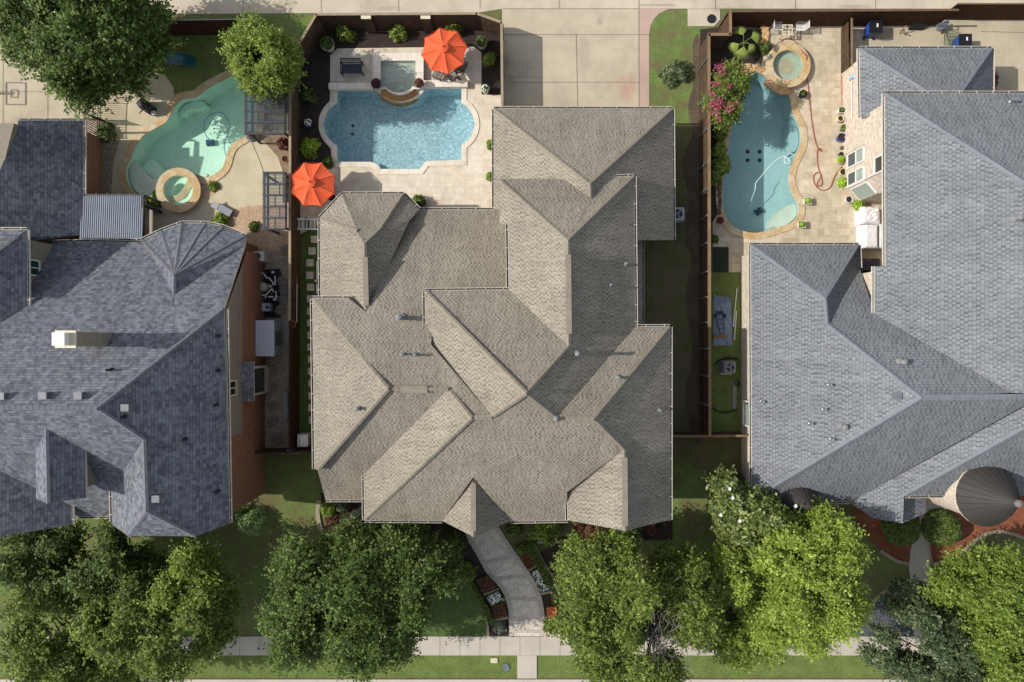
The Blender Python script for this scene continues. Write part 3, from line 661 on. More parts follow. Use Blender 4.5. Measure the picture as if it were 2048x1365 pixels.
def add_face(b, d, g, pts, th=.16, mt=0, ms=1):
    d = Vector(d).normalized(); u = Vector((-d.y, d.x)); k = math.sqrt(1 + g * g)
    n = len(pts); ar = sum(pts[i].x * pts[(i + 1) % n].y - pts[(i + 1) % n].x * pts[i].y for i in range(n))
    if ar < 0: pts = pts[::-1]
    flat_ = [Vector((p.x, p.y, 0)) for p in pts]
    uv = [(p.x * u.x + p.y * u.y, -(p.x * d.x + p.y * d.y) * k) for p in pts]
    base = len(b.v); b.v += [tuple(p) for p in pts]
    for t_ in tessellate_polygon([flat_]):
        i, j, l = t_; cr = (flat_[j] - flat_[i]).cross(flat_[l] - flat_[i]).z
        if abs(cr) < 1e-9: continue
        t_ = t_ if cr > 0 else t_[::-1]
        b.f.append([base + q for q in t_]); b.m.append(mt); b.uv.append([uv[q] for q in t_])
    for i in range(n):
        p, q = pts[i], pts[(i + 1) % n]; dz = Vector((0, 0, -th))
        b.poly([p + dz, q + dz, q, p], ms)
def strip(b, p, q, wd=.13, hh=.035, m=0):        # ridge / hip cap: a shallow bent strip of overlapping tabs
    d = (q - p); L_ = d.length; d.normalize(); s_ = Vector((-d.y, d.x, 0)).normalized(); n = max(1, int(L_ / .28))
    for i in range(n):
        a, c = p + d * (L_ * i / n), p + d * (L_ * (i + 1) / n); up = Vector((0, 0, hh)); lo = Vector((0, 0, hh * 1.4))
        dr = Vector((0, 0, -.45 * wd))
        b.poly([a - s_ * wd + dr + up, c - s_ * wd + dr + lo, c + lo + Vector((0, 0, .02)), a + up + Vector((0, 0, .02))], m)
        b.poly([a + up + Vector((0, 0, .02)), c + lo + Vector((0, 0, .02)), c + s_ * wd + dr + lo, a + s_ * wd + dr + up], m)
        b.poly([c - s_ * wd + dr + lo, c - s_ * wd + dr, c + s_ * wd + dr, c + s_ * wd + dr + lo], m)
def gutter(par, runs, step=1.05):
    for k, (a, c) in enumerate(runs):
        b = MB(); d = (c - a); L_ = d.length; d.normalize(); n = Vector((d.y, -d.x, 0)).normalized()
        ang = math.atan2(d.y, d.x); mid = (a + c) / 2; pitch = -math.asin(d.z)
        # n points outward (runs go counter-clockwise seen from above)
        b.box(mid + n * .06 + Vector((0, 0, -.10)), (L_, .12, .02), ang, 1, pitch)
        b.box(mid + n * .125 + Vector((0, 0, -.05)), (L_, .024, .11), ang, 0, pitch)
        b.box(mid + n * .012 + Vector((0, 0, -.07)), (L_, .02, .09), ang, 0, pitch)
        q = .3
        while q < L_ - .2:
            b.box(a + d * q + n * .075 + Vector((0, 0, -.0)), (.03, .15, .02), ang, 0); q += step * rng.uniform(.85, 1.15)
        b.build('gutter', [m_gut, m_gutd], par)
def caps_of(h, segs, wd=.12):
    for p, q in segs:
        b = MB(); strip(b, p, q, wd); b.build('ridge_cap', h.capm, h.roof)
class House:
    def __init__(s, tab, label, base, roofm, capm, wallm):
        s.tab = {}; s.root = thing('brick_house', label, 'house', base); s.roofm, s.capm, s.wallm = roofm, capm, wallm
        s.rb = MB(); s.cb = MB(); s.wb = MB()
        P3 = [face_pts(d, g, c, pts) for fn, d, g, c, pts in tab]; Z = {}
        for f, q in zip(tab, P3):
            for k, p in zip(f[4], q): Z.setdefault(k, []).append(p.z)
        for f, q in zip(tab, P3):                    # faces that meet share the height of their corner
            s.tab[f[0]] = f[1:4]
            q = [P(k[0], k[1], sum(Z[k]) / len(Z[k])) if max(Z[k]) - min(Z[k]) < .34 else p for k, p in zip(f[4], q)]
            add_face(s.rb, f[1], f[2], q)
    def z(s, f, px, py):
        d, g, c = s.tab[f]; return face_pts(d, g, c, [(px, py)])[0]
    def caps(s, segs):
        s.segs = [(s.z(f, *a), s.z(f, *c)) for f, a, c in segs]
    def block(s, px, z, ztop=None, inset=.35):
        s.wb.prism(offset([tuple(P(a, b_, z))[:2] for a, b_ in px], -inset), 0, (z if ztop is None else ztop) - .12)
    def finish(s):
        s.roof = s.rb.build('roof', [s.roofm, m_fascia], s.root); caps_of(s, getattr(s, 'segs', []))
        s.wall = s.wb.build('wall', s.wallm, s.root)
def vent(par, p, r, h, mat, flash=True, hood=True):
    b = MB()
    if flash: b.lathe(p, [(r * 2.2, -.08), (r * 2.0, .05), (r, .09)], 12)
    b.lathe(p, [(r, -.1), (r, h)] + ([(r * 1.5, h), (r * 1.6, h + .06), (r * 1.1, h + .14), (0, h + .17)] if hood else [(r * .75, h), (r * .75, h - .1), (0, h - .1)]), 12)
    return b.build('vent_pipe', mat, par, smooth=False)
def boxvent(par, p, d, mat):
    b = MB(); b.box(p + Vector((0, 0, .12)), (.34, .3, .34)); b.box(p + Vector((0, 0, .30)), (.4, .36, .04)); return b.build('roof_vent', mat, par)
def window(par, xw, y0, y1, z0, z1, face, glass, mull=True, name='window', fr=None):
    """window on a wall lying on x = xw, facing face (+1 east, -1 west)"""
    fr = fr or m_cream; b = MB(); f = .07; xc = xw + face * .04; ym, zm = (y0 + y1) / 2, (z0 + z1) / 2
    b.box((xc, ym, z1 - f / 2), (.09, abs(y1 - y0), f)); b.box((xc, ym, z0 + f / 2), (.12, abs(y1 - y0) + .06, f))
    for y in (y0, y1): b.box((xc, y, zm), (.09, f, z1 - z0 - 2 * f))
    if mull: b.box((xc, ym, zm), (.07, .05, z1 - z0 - 2 * f)) if mull == 'v' else b.box((xc, ym, zm), (.07, abs(y1 - y0) - f, .05))
    o = b.build(name, fr, par)
    b = MB(); b.box((xw + face * .015, ym, zm), (.03, abs(y1 - y0) - f, z1 - z0 - f)); b.build('pane', glass, o)
    if glass is m_glassP and mull:
        b = MB(); b.box((xw + face * .05, ym, z0 + (z1 - z0) * .25), (.02, abs(y1 - y0) - f * 1.5, (z1 - z0) * .44)); b.build('screen', plain('window_screen', '55585a', .8, .8), o)
    return o
m_bvent = plain('vent_dull_metal', '8b8d90', .6, .6, .2)
# ---- the middle house
HC = House(TAB_C, 'large middle house with tan shingle hip roofs, behind the curved paver path', (0, 0, 0), m_roofC, m_capC, m_brickC)
for px, z in (([(988, 218), (1345, 219), (1347, 480), (988, 480)], 2.98), ([(820, 420), (1010, 420), (1010, 620), (820, 620)], 2.9), ([(640, 436), (684, 389), (807, 388), (838, 420), (838, 600), (641, 600)], 3.35),
              ([(625, 597), (820, 597), (820, 939), (629, 939)], 5.2), ([(651, 880), (760, 880), (760, 1000), (651, 1000)], 3.55), ([(729, 860), (1136, 860), (1136, 1041), (729, 1041)], 4.8),
              ([(850, 582), (1030, 582), (1030, 700), (850, 681)], 6.4), ([(1000, 361), (1268, 353), (1271, 654), (1271, 800), (1000, 800)], 5.85), ([(1136, 654), (1340, 654), (1340, 1040), (1136, 1041)], 5.4)):
    HC.block(px, z)
# gable walls
def tri_wall(b, y, xs, zs):
    pts = [Vector((x, y, z)) for x, z in zip(xs, zs)]; b.poly(pts, 0, [(p.x, p.z) for p in pts]); b.poly([p + Vector((0, .15, 0)) for p in pts[::-1]], 0, [(p.x, p.z) for p in pts])
a, q, r = HC.z('XW', 884, 1043), HC.z('XW', 947, 1074), HC.z('XE', 1021, 1043)
tri_wall(HC.wb, q.y + .5, [a.x + .3, r.x - .3, q.x], [a.z - .1, r.z - .1, q.z - .3]); 
HC.wb.prism([(a.x + .3, q.y + .5), (r.x - .3, q.y + .5), (r.x - .3, q.y + 1.5), (a.x + .3, q.y + 1.5)], 0, a.z - .15)
a, q, r = HC.z('EGW', 1136, 1041), HC.z('EE', 1250, 1062), HC.z('EE', 1340, 1040)
tri_wall(HC.wb, q.y + .35, [a.x + .3, r.x - .3, q.x], [a.z - .1, r.z - .1, q.z - .2])
# lower lean-to roof on the east side and the overhanging flanks
lean = face_pts((1, 0), .45, 6.3 - .0, [(1262, 480), (1284, 480), (1284, 653), (1262, 653)])
z_e = 3.0; Xe = (1284 - 1024) * K * (H - z_e); cc = z_e + .45 * Xe
lean = face_pts((1, 0), .45, cc, [(1255, 482), (1284, 482), (1284, 655), (1255, 655)]); add_face(HC.rb, (1, 0), .45, lean)
HC.wb.prism([(lean[0].x, lean[0].y - .2), (lean[1].x - .3, lean[0].y - .2), (lean[1].x - .3, lean[2].y), (lean[0].x, lean[2].y)], 0, 2.9)
HC.caps([('BW', (729, 488), (732, 622)), ('BNW', (640, 436), (714, 462)), ('BN', (684, 389), (714, 462)), ('BN', (714, 462), (729, 488)), ('BN', (807, 388), (760, 459)), ('BN', (760, 459), (729, 488)), ('BNE', (817, 442), (760, 459)),
         ('WW', (625, 597), (776, 778)), ('WW', (635, 940), (776, 778)), ('WS', (776, 778), (897, 779)), ('FW', (897, 779), (943, 836)), ('FW', (729, 1041), (943, 836)), ('SF', (943, 836), (984, 834)), ('CW', (984, 833), (1052, 787)),
         ('CW', (850, 582), (1052, 787)), ('CN', (1052, 787), (1137, 693)), ('EW', (1137, 693), (1136, 481)), ('EW', (1000, 361), (1136, 481)), ('DE', (1268, 353), (1136, 481)), ('DE', (1052, 787), (1114, 836)), ('EN', (1114, 836), (1188, 838)),
         ('EN', (1340, 654), (1188, 838)), ('EE', (1188, 838), (1248, 899)), ('EE', (1248, 899), (1250, 1062)), ('XW', (946, 957), (947, 1074)), ('GN', (988, 218), (1180, 369)), ('GN', (1345, 219), (1180, 369)), ('GW', (1180, 369), (1181, 395))])
HC.finish()
# raised ridge vents
def ridge_vent(h, f, a, c, wd=.14):
    p, q = h.z(f, *a), h.z(f, *c); b = MB(); d = q - p; ang = math.atan2(d.y, d.x)
    b.box((p + q) / 2 + Vector((0, 0, .06)), (d.length, wd * 2, .06), ang); b.build('ridge_vent', h.capm, h.roof)
ridge_vent(HC, 'BW', (731, 515), (733, 612)); ridge_vent(HC, 'EW', (1136, 510), (1138, 668)); ridge_vent(HC, 'EE', (1249, 915), (1250, 1052)); ridge_vent(HC, 'XW', (946.5, 966), (947, 1062)); ridge_vent(HC, 'WS', (802, 779), (855, 779), .19)
def run(h, f, *pp): return [(h.z(f, *a), h.z(f, *c)) for a, c in zip(pp[:-1], pp[1:])]
gutter(HC.root, run(HC, 'GN', (1345, 218), (988, 217.5)) + run(HC, 'GW', (988, 218), (988, 418)) + run(HC, 'GE', (1347, 480), (1345, 219)) + run(HC, 'BN', (807, 388), (684, 388.5)) + run(HC, 'BNW', (684, 389), (640, 436)) + run(HC, 'BNE', (838, 419), (807, 388))
       + run(HC, 'BW', (640, 436), (641, 594)) + run(HC, 'M', (999, 420), (820, 420)) + run(HC, 'EW', (1016, 449), (1018, 578)) + run(HC, 'CN', (1018, 580), (850, 582)) + run(HC, 'CW', (850, 582), (851, 681)) + run(HC, 'WW', (625, 597), (629, 939))
       + run(HC, 'M', (697, 597), (625, 597)) + run(HC, 'WS', (651, 1000), (728, 1000)) + run(HC, 'FW', (728, 949), (729, 1041)) + run(HC, 'SF', (729, 1041), (884, 1042)) + run(HC, 'SF', (1021, 1043), (1136, 1041)) + run(HC, 'EGW', (1134, 987), (1136, 1041))
       + run(HC, 'EE', (1340, 1040), (1340, 654)) + run(HC, 'EN', (1340, 654), (1271, 654)) + run(HC, 'DE', (1271, 654), (1268, 353)) + run(HC, 'EN2', (1268, 353), (1233, 354)) + [(lean[2], lean[1])])
m_ventC = plain('vent_tan_metal', '8f9090', .7, .75, 0)
vent(HC.root, HC.z('M', 803, 636), .12, .85, m_ventC); vent(HC.root, HC.z('M', 808, 709), .06, .55, m_ventC); vent(HC.root, HC.z('M', 833, 710), .06, .55, m_ventC)
vent(HC.root, HC.z('DE', 1152, 707), .08, .9, m_ventC)
vent(HC.root, HC.z('DE', 1251, 529), .05, .4, m_ventC); vent(HC.root, HC.z('DE', 1220, 571), .05, .4, m_ventC); vent(HC.root, HC.z('EN', 1235, 755), .06, .35, m_ventC); vent(HC.root, HC.z('EE', 1318, 820), .05, .4, m_ventC)
vent(HC.root, HC.z('WW', 718, 817), .07, .4, m_ventC); vent(HC.root, HC.z('SF', 1112, 837), .07, .2, m_ventC)
# ---- the left house
HL = House(TAB_L, 'big brick and stucco house with slate grey roofs and tall chimney on the left', (-26, 0, 0), m_roofL, m_capL, m_brickL)
# turret fan
ap = HL.z('L1', 348, 589); ap2 = P(348.5, 551, ap.z)
ev = PP([(283, 481), (322, 462), (364, 446.5), (411, 447), (447, 454), (491, 473)], 2.95)
for i in range(5):
    m_ = (ev[i] + ev[i + 1]) / 2; d = (m_ - ap2).to_2d().normalized(); run_ = (m_ - ap2).to_2d().length
    add_face(HL.rb, d, (ap2.z - m_.z) / run_, [ap2, ev[i], ev[i + 1]])
HL.segs = [(e_, ap2) for e_ in ev] + [(ap2, ap)]
add_face(HL.rb, (-1, .3), .9, [ap2, ap, ev[0]]); 
e2 = HL.z('L1', 490, 492); add_face(HL.rb, (1, .2), .9, [ap2, ev[5], e2, ap])
HL.wb.prism(offset([tuple(p)[:2] for p in ev] + [tuple(P(491, 560, 2.95))[:2], tuple(P(283, 560, 2.95))[:2]], -.35), 0, 2.85)
HL.block([(-300, 484), (283, 484), (490, 490), (490, 640), (-300, 640)], 2.9)
X0 = -(1024 - 530) * S
d_, c_, g_ = HL.z('L1', 490, 490), HL.z('L1', 448, 618), HL.z('LE', 459, 1046)
xl, yl = P(223, 980, 6.2).x + .45, P(0, 955, 6.1).y
HL.wb.prism([(-45, c_.y), (X0, c_.y), (X0, g_.y + .3), (xl, g_.y + .3), (xl, yl), (-45, yl)], 0, 6.0)
HL.wb.prism([(P(145, 1033, 4.85).x, P(145, 1033, 4.85).y + .4), (xl, P(145, 1033, 4.85).y + .4), (xl, yl), (P(145, 1033, 4.85).x, yl)], 0, 4.75)
HL.wb.poly([(X0 + .012, g_.y + .3, 0), (X0 + .012, d_.y - .3, 0), (X0 + .012, d_.y - .3, 3.0), (X0 + .012, c_.y, 6.05), (X0 + .012, g_.y + .3, 6.05)], 0, [(g_.y, 0), (d_.y, 0), (d_.y, 3), (c_.y, 6), (g_.y, 6)])
# second storey block at the far left, the rear wing and its taller neighbour
def wface(h, d, g, c, pts): add_face(h.rb, d, g, face_pts(d, g, c, pts)); h.tab['w%d' % len(h.tab)] = (d, g, c)
wface(HL, (1, 0), .8, -15.1, [(53, 460), (55, 611), (0, 650), (-120, 735), (-120, 585)])
wface(HL, (0, 1), .8, 11.1, [(53, 460), (-120, 585), (-300, 585), (-300, 460)])
HL.block([(-300, 460), (53, 460), (54, 640), (-300, 640)], 6.1, inset=.45)
wface(HL, (1, 0), .8, -18.04, [(37, 241), (167, 241), (167, 470), (-80, 480), (-80, 500), (0, 341), (34, 255)])
HL.block([(30, 243), (167, 243), (167, 480), (-300, 480), (-300, 243)], 2.6, inset=.35)
HL.finish()
b = MB(); b.prism([(-28.25, 12.35), (-29.1, 9.0), (-29.6, 6.4), (-45, 6.4), (-45, 12.35)], 2, 5.0); b.build('upper_storey', m_stucco, HL.root)
# stucco upper storey on the east wall (set proud of the brick)
b = MB()
def quadx(x, pts, m=0): b.poly([(x, y, z) for y, z in pts], m, [(y, z) for y, z in pts])
yS = P(530, 871, 4.8).y
quadx(X0 + .03, [(yS, 3.75), (d_.y - 1.2, 3.75), (c_.y, 6.05), (yS, 6.05)]); b.build('upper_wall', m_stucco, HL.root)
b = MB(); b.prism(offset([tuple(P(a, q_, 6.1))[:2] for a, q_ in [(-300, 460), (53, 460), (54, 640), (-300, 640)]], -.43), 2.9, 6.0, bot=False); b.build('upper_wall', m_stucco, HL.root)
xb = P(53, 500, 6.1).x - .43
window(HL.root, xb, P(57, 521, 5.0).y, P(57, 551, 5.0).y, 4.5, 5.75, 1, plain('window_glass_green', '1f3a38', .8, .12, spec=.8), 'v', fr=m_white)
window(HL.root, X0 + .03, P(462, 762, 5.2).y, P(462, 791, 5.2).y, 4.75, 5.75, 1, m_glass, 'v')
caps_of(HL, ((HL.z('L1', -120, 814), HL.z('L1', 195, 817)), (HL.z('L1', 195, 817), HL.z('L1', 448, 618)), (HL.z('LE', 195, 817), HL.z('LE', 288, 879)), (HL.z('LE', 288, 879), HL.z('LE', 293, 1023)), (HL.z('LF', 293, 1023), HL.z('LF', 256, 1072)), (HL.z('LF', 293, 1023), HL.z('LF', 392, 1073)),
             (HL.z('DW', 93, 857), HL.z('DW', 96, 1007))))
gutter(HL.root, [(HL.z('LE', 459, 1046), HL.z('LE', 451.5, 618))] + [(ev[i + 1], ev[i]) for i in range(5)] + [(P(283, 481, 2.9), P(226, 482.5, 2.9)), (P(226, 482.5, 2.9), P(103, 485, 2.9))] + run(HL, 'w%d' % (len(TAB_L)), (55, 611), (53, 460))
       + [(P(53, 460, 6.2), P(-60, 460, 6.2)), (P(167, 388, 2.6), P(167, 241, 2.6)), (P(167, 241, 2.6), P(37, 241, 2.6))] + run(HL, 'LW', (223, 982), (224, 1044)) + run(HL, 'LS', (145, 1033), (222, 1033)) + run(HL, 'LFE', (144, 1050), (143, 1012)))
# dormer walls, lower front entry
b = MB(); p0, p1, p2 = HL.z('DE', 171, 905), HL.z('DE', 172, 993), HL.z('DW', 72, 996)
b.prism([(p2.x + .25, p1.y + .35), (p1.x - .3, p1.y + .35), (p0.x - .3, p0.y), (p2.x + .25, p0.y)], 5, p1.z - .12)
g0 = HL.z('DE', 96, 1004); tri_wall(b, p1.y + .36, [p2.x + .25, p1.x - .3, g0.x], [p2.z - .15, p1.z - .15, g0.z - .25]); b.build('dormer_wall', m_stucco, HL.root)
gb = MB()
gb.prism([(-45, P(0, 1060, 5.4).y + .8), (P(144, 1050, 5.45).x - .4, P(0, 1050, 5.4).y + .6), (P(144, 1050, 5.45).x - .4, -6), (-45, -6)], 0, 5.3)
gb.build('front_wall', m_brickL, HL.root)
# chimney
c0 = MB(); zt = 10.6
cw = [P(112, 664, zt), P(149, 664, zt), P(149, 694, zt), P(112, 694, zt)]
c0.prism([tuple(p)[:2] for p in cw], 6.3, zt - .05)
ch = c0.build('chimney', m_stucco, HL.root)
c0 = MB(); c0.prism(offset([tuple(p)[:2] for p in cw], .06), zt - .08, zt); c0.build('rim', m_cream, ch)
c0 = MB(); q4 = [P(109, 665.5, zt + .15), P(134, 665.5, zt + .15), P(134, 691.5, zt + .15), P(109, 691.5, zt + .15)]; c0.prism([tuple(p)[:2] for p in q4], zt, zt + .35); c0.build('cap', m_white, ch)
for x, y in ((9, 792), (93, 791), (163, 791)): boxvent(HL.root, HL.z('L1', x, y), 0, m_bvent)
for x, y in ((256, 815), (317, 996)): boxvent(HL.root, HL.z('LE', x, y), 0, m_bvent)
for f, x, y in (('L1', 222, 740), ('LE', 371, 878), ('LE', 437, 672), ('LE', 437, 741), ('LE', 434, 810), ('LE', 436, 982), ('LE', 249, 834), ('L1', 168, 683)): vent(HL.root, HL.z(f, x, y), .05, .3, m_dmetal)
# bay window on the east wall
bw = (1024 - 480) and -(1024 - 544) * S
b = MB(); yb0, yb1 = P(510, 726, 2.5).y, P(510, 797, 2.5).y
b.box(((X0 + bw) / 2, (yb0 + yb1) / 2, .45), (abs(X0 - bw), yb0 - yb1 - .5, .9)); b.box((bw - .06, (yb0 + yb1) / 2, 2.1), (.1, yb0 - yb1 - .4, 2.5))
bay = b.build('bay_window', m_fascia, HL.root)
b = MB(); b.box((bw, (yb0 + yb1) / 2, 2.2), (.06, (yb0 - yb1) * .68, 1.6)); b.build('pane', m_glass, bay)
b = MB(); add_face(b, (1, 0), 1., [Vector((X0 - .02, yb0 + .1, 4.0)), Vector((bw + .12, yb0 + .1, 3.4)), Vector((bw + .12, yb1 - .1, 3.4)), Vector((X0 - .02, yb1 - .1, 4.0))], .1); b.build('bay_roof', [m_roofL, m_fascia], bay)
# ---- the right house
HR = House([f for f in TAB_R if f[0] not in ('FS', 'MN', 'GN', 'GW', 'GE', 'RW', 'RS')] , 'pinkish brick house with light grey roofs and brown metal turrets on the right', (24, 0, 0), m_roofR, m_capR, m_brickR)
T_ = {f[0]: f for f in TAB_R}
def rf(n, pts): d, g, c = T_[n][1:4]; HR.tab[n] = (d, g, c); add_face(HR.rb, d, g, face_pts(d, g, c, pts))
rf('RW', [(1770, 187), (2110, 403), (2110, 790), (2026, 786), (1749, 628), (1749, 533), (1771, 533)])
rf('MN', [(1770, 187), (2110, 403), (2450, 187)])
rf('RS', [(1843, 796), (2026, 793), (2110, 793), (2110, 778), (1700, 1003), (1643, 1004), (1504, 1000)])
rf('FS', [(1808, 992), (2110, 823), (2300, 992)])
rf('GN', [(1719, 97), (1985, 97), (1924, 185), (1858, 185)])
rf('GW', [(1719, 97), (1858, 185), (1858, 205), (1768, 213), (1742, 226), (1738, 233), (1721, 234)])
rf('GE', [(1985, 97), (1924, 185), (1924, 205), (1985, 205)])
q = HR.z('RW', 2110, 600); c_e = q.z + .63 * q.x; add_face(HR.rb, (1, 0), .63, face_pts((1, 0), .63, c_e, [(2110, 403), (2450, 187), (2450, 900), (2110, 790)]))
e_ = [P(1808, 994, 3.9), P(1851, 994, 3.2), P(1851, 1026, 3.2), P(1806, 1047, 3.9)]; add_face(HR.rb, (1, 0), .5, e_)
for px, z in (([(1719, 97), (1985, 97), (1985, 300), (1719, 300)], 2.95), ([(1502, 490), (1718, 490), (1720, 560), (1900, 640), (1900, 1000), (1504, 1000)], 2.9), ([(1806, 850), (2450, 850), (2450, 992), (1806, 992)], 4.4), ([(1710, 880), (1806, 880), (1806, 1040), (1710, 1030)], 2.9)):
    HR.block(px, z)
X1 = (1685 - 1024) * S
yA, yB = P(1770, 187, 5.4).y - .4, P(1700, 381).y
HR.wb.prism([(X1, yA), (X1, yB), (X1 + .75, yB - .85), (X1 + 3, yB - .95), (X1 + 3, P(1771, 533, 5.2).y), (45, P(1771, 533, 5.2).y), (45, yA)], 0, 5.25)
HR.wb.prism([(P(1749, 533, 5.2).x + .4, P(1749, 533, 5.2).y - .2), (45, P(1749, 533, 5.2).y - .2), (45, -2.8), (P(1749, 533, 5.2).x + .4, 1)], 2.5, 5.1)
HR.finish()
caps_of(HR, [(HR.z(f, *a), HR.z(f, *c)) for f, a, c in (('RW', (1770, 187), (2110, 403)), ('RWl', (1502, 490), (1651, 598)), ('RWl', (1651, 598), (1655, 649)), ('RWl', (1655, 649), (1843, 796)), ('RS', (1843, 796), (2100, 793)), ('RWl', (1504, 1000), (1843, 796)), ('FW', (1808, 992), (2048, 857)),
                ('NN', (1718, 490), (1651, 598)), ('GN', (1719, 97), (1858, 185)), ('GN', (1985, 97), (1924, 185)))], .14)
gutter(HR.root, run(HR, 'RW', (1769.5, 187), (1771, 531)) + run(HR, 'RW', (1749, 533), (1749, 628)) + run(HR, 'GW', (1719, 97), (1721, 234)) + [(P(1985, 97, 2.95), P(1719, 97, 2.95)), (P(1985, 186, 2.95), P(1985, 97, 2.95)), (P(2300, 187, 5.43), P(1770, 187, 5.43)),
       (P(1718, 490, 2.92), P(1502, 490, 2.92)), (P(1502, 490, 2.9), P(1504, 1000, 2.9)), (P(1720, 536, 2.94), P(1718, 490, 2.92)), (P(1808, 992, 4.5), P(1893, 991.5, 4.5)), (P(1851, 994, 3.2), P(1851, 1026, 3.2)), (P(1643, 1004, 2.9), P(1700, 1004, 2.9))])
def cone(par, base, r, apex, mat, n=26, cap=True):
    b = MB(); rim = [Vector((base.x + r * math.cos(2 * math.pi * i / n), base.y + r * math.sin(2 * math.pi * i / n), base.z)) for i in range(n)]
    for i in range(n):
        p, q = rim[i], rim[(i + 1) % n]; b.poly([p, q, apex]); b.poly([p + Vector((0, 0, -.12)), q + Vector((0, 0, -.12)), q, p], 1)
        d = (apex - p); b.tube([p + Vector((0, 0, .02)), apex + Vector((0, 0, .02))], .022, 4, 0, r1=.006, caps=False)
    o = b.build('turret_roof', [mat, m_cream], par)
    b = MB(); b.lathe((base.x, base.y, 0), [(r - .25, 0), (r - .25, base.z - .1)], 28); b.build('turret_wall', m_brickR, par)
    if cap: b = MB(); b.lathe(apex, [(.2, -.16), (.18, -.04), (.0, .06)], 14); b.build('finial', plain('finial_metal', '9a9490', .5, .6, .1), o)
m_bronze = plain('standing_seam_bronze', '5e5855', .42, .5, .1, var=.06, scale=1, spec=.5)
zb = 6.0; cone(HR.root, P(1974, 991, zb), 63 * (H - zb) * K, Vector((*P(2041, 1009, 8.9).to_2d(), 8.9)), m_bronze)
zb = 3.4; cone(HR.root, P(1598, 1008, zb), 40 * (H - zb) * K, P(1622, 1014, 5.2), m_bronze, 20, False)
wy = lambda x, y, z: P(x, y, z).y
window(HR.root, X1, wy(1712, 302, 1.8), wy(1712, 329, 1.8), .8, 2.75, -1, m_glassP, fr=m_white); window(HR.root, X1, wy(1712, 341, 1.8), wy(1712, 368, 1.8), .8, 2.75, -1, m_glassP, fr=m_white)
window(HR.root, X1, wy(1760, 313, 4.5), wy(1760, 345, 4.5), 3.95, 4.9, -1, m_glass, False, fr=m_white)
window(HR.root, (1479 - 1024) * S, wy(1497, 803, 1.5), wy(1497, 852, 1.5), .9, 2.3, -1, m_glassP, False, fr=m_white)
b = MB(); pa, pb = Vector((X1 - .02, yB, 0)), Vector((X1 + .73, yB - .87, 0)); dd = (pb - pa); an = math.atan2(dd.y, dd.x); b.box((pa + pb) / 2 + Vector((-.04, -.03, 2.0)), (dd.length * .8, .08, 2.0), an); wo_ = b.build('window', m_white, HR.root)
b = MB(); b.box((pa + pb) / 2 + Vector((-.06, -.05, 2.0)), (dd.length * .7, .07, 1.8), an); b.build('pane', m_glassP, wo_)
b = MB(); b.tube([(X1 - .08, yB + .05, 0), (X1 - .08, yB + .05, 5.2)], .05, 6); b.build('downspout', m_white, HR.root)
for f, x, y, r, h in (('RWl', 1523, 803, .05, .3), ('RWl', 1657, 770, .05, .3), ('RWl', 1646, 819, .05, .3), ('RWl', 1619, 847, .05, .3), ('RWl', 1661, 878, .05, .3), ('RWl', 1683, 853, .10, .4), ('RN', 1800, 724, .10, .4), ('RW', 2030, 438, .10, .4), ('RW', 2045, 436, .08, .4), ('MN', 2020, 204, .05, .4)):
    vent(HR.root, HR.z(f, x, y), r, h, m_steel if r < .1 else m_ventC)
boxvent(HR.root, HR.z('RWl', 1790, 792), 0, m_steel)
# ------------------------------------------------------------ fences
def fence(label, px, h, mat, capm=None, out=1, posts=None, group=None, cap=True, post_r=.045, capw=.15, rails=True):
    pts = [P(x, y, h) for x, y in px]
    t = thing('wood_fence', label, 'fence', (pts[0].x, pts[0].y, 0), group)
    for k in range(len(pts) - 1):
        a, c = pts[k].copy(), pts[k + 1].copy(); a.z = c.z = 0; d = (c - a); L_ = d.length; d.normalize(); n = Vector((d.y, -d.x, 0)) * out; ang = math.atan2(d.y, d.x)
        b = MB(); q = 0.0
        while q < L_ - .02:
            wd = min(.14, L_ - q); b.box(a + d * (q + wd / 2) + n * rng.uniform(-.004, .004) + Vector((0, 0, (h - .05) / 2 + .02)), (wd - .008, .02, h - .06 - rng.uniform(0, .015)), ang); q += wd
        b.build('board_panel', mat, t)
        if rails:
            for zz in (.35, 1.2, h - .25):
                b = MB(); b.box((a + c) / 2 + n * .035 + Vector((0, 0, zz)), (L_, .045, .09), ang); b.build('rail', mat, t)
        if cap:
            b = MB(); b.box((a + c) / 2 + Vector((0, 0, h - .015)) + d * .0, (L_ + capw * .5, capw, .035), ang); b.build('cap_rail', capm or mat, t)
        if posts is None or posts == []:
            q = .1
            while q < L_:
                b = MB(); p = a + d * q + n * .08; b.tube([p, p + Vector((0, 0, h - .08))], post_r, 6); b.build('post', m_steel, t); q += 2.4
    if posts:
        for x, y in posts:
            b = MB(); p = P(x, y, h); b.tube([(p.x, p.y, 0), (p.x, p.y, h - .06)], post_r, 6); b.build('post', m_steel, t)
    return t
m_fcap = plain('fence_cap', '8a6f52', .8, .8, var=.2, scale=2)
m_fcapd = plain('fence_cap_dark', '6a5040', .8, .8, var=.2, scale=2)
fC = fence('brown board fence with chamfered corners around the middle pool yard', [(579, 640), (579.5, 420), (580, 110), (601, 82), (632, 29), (953, 27), (1003, 45), (1004.5, 216)], 2.1, m_wood, m_woodt, -1, rails=False, capw=.15)
for x in (732, 851):
    p = P(x, 33.5, 2.1); b = MB(); b.box((p.x, p.y - .06, 1.05), (.55, .14, 2.08)); pl_ = b.build('pilaster', m_wood, fC); b = MB(); b.box((p.x, p.y - .06, 2.12), (.6, .2, .05)); b.build('cap', m_cream, pl_)
fence('thin topped dark board fence beside the shed and stepping stones', [(577.5, 905), (578.5, 641)], 2.05, m_woodd, m_dmetal, -1, capw=.06, rails=False)
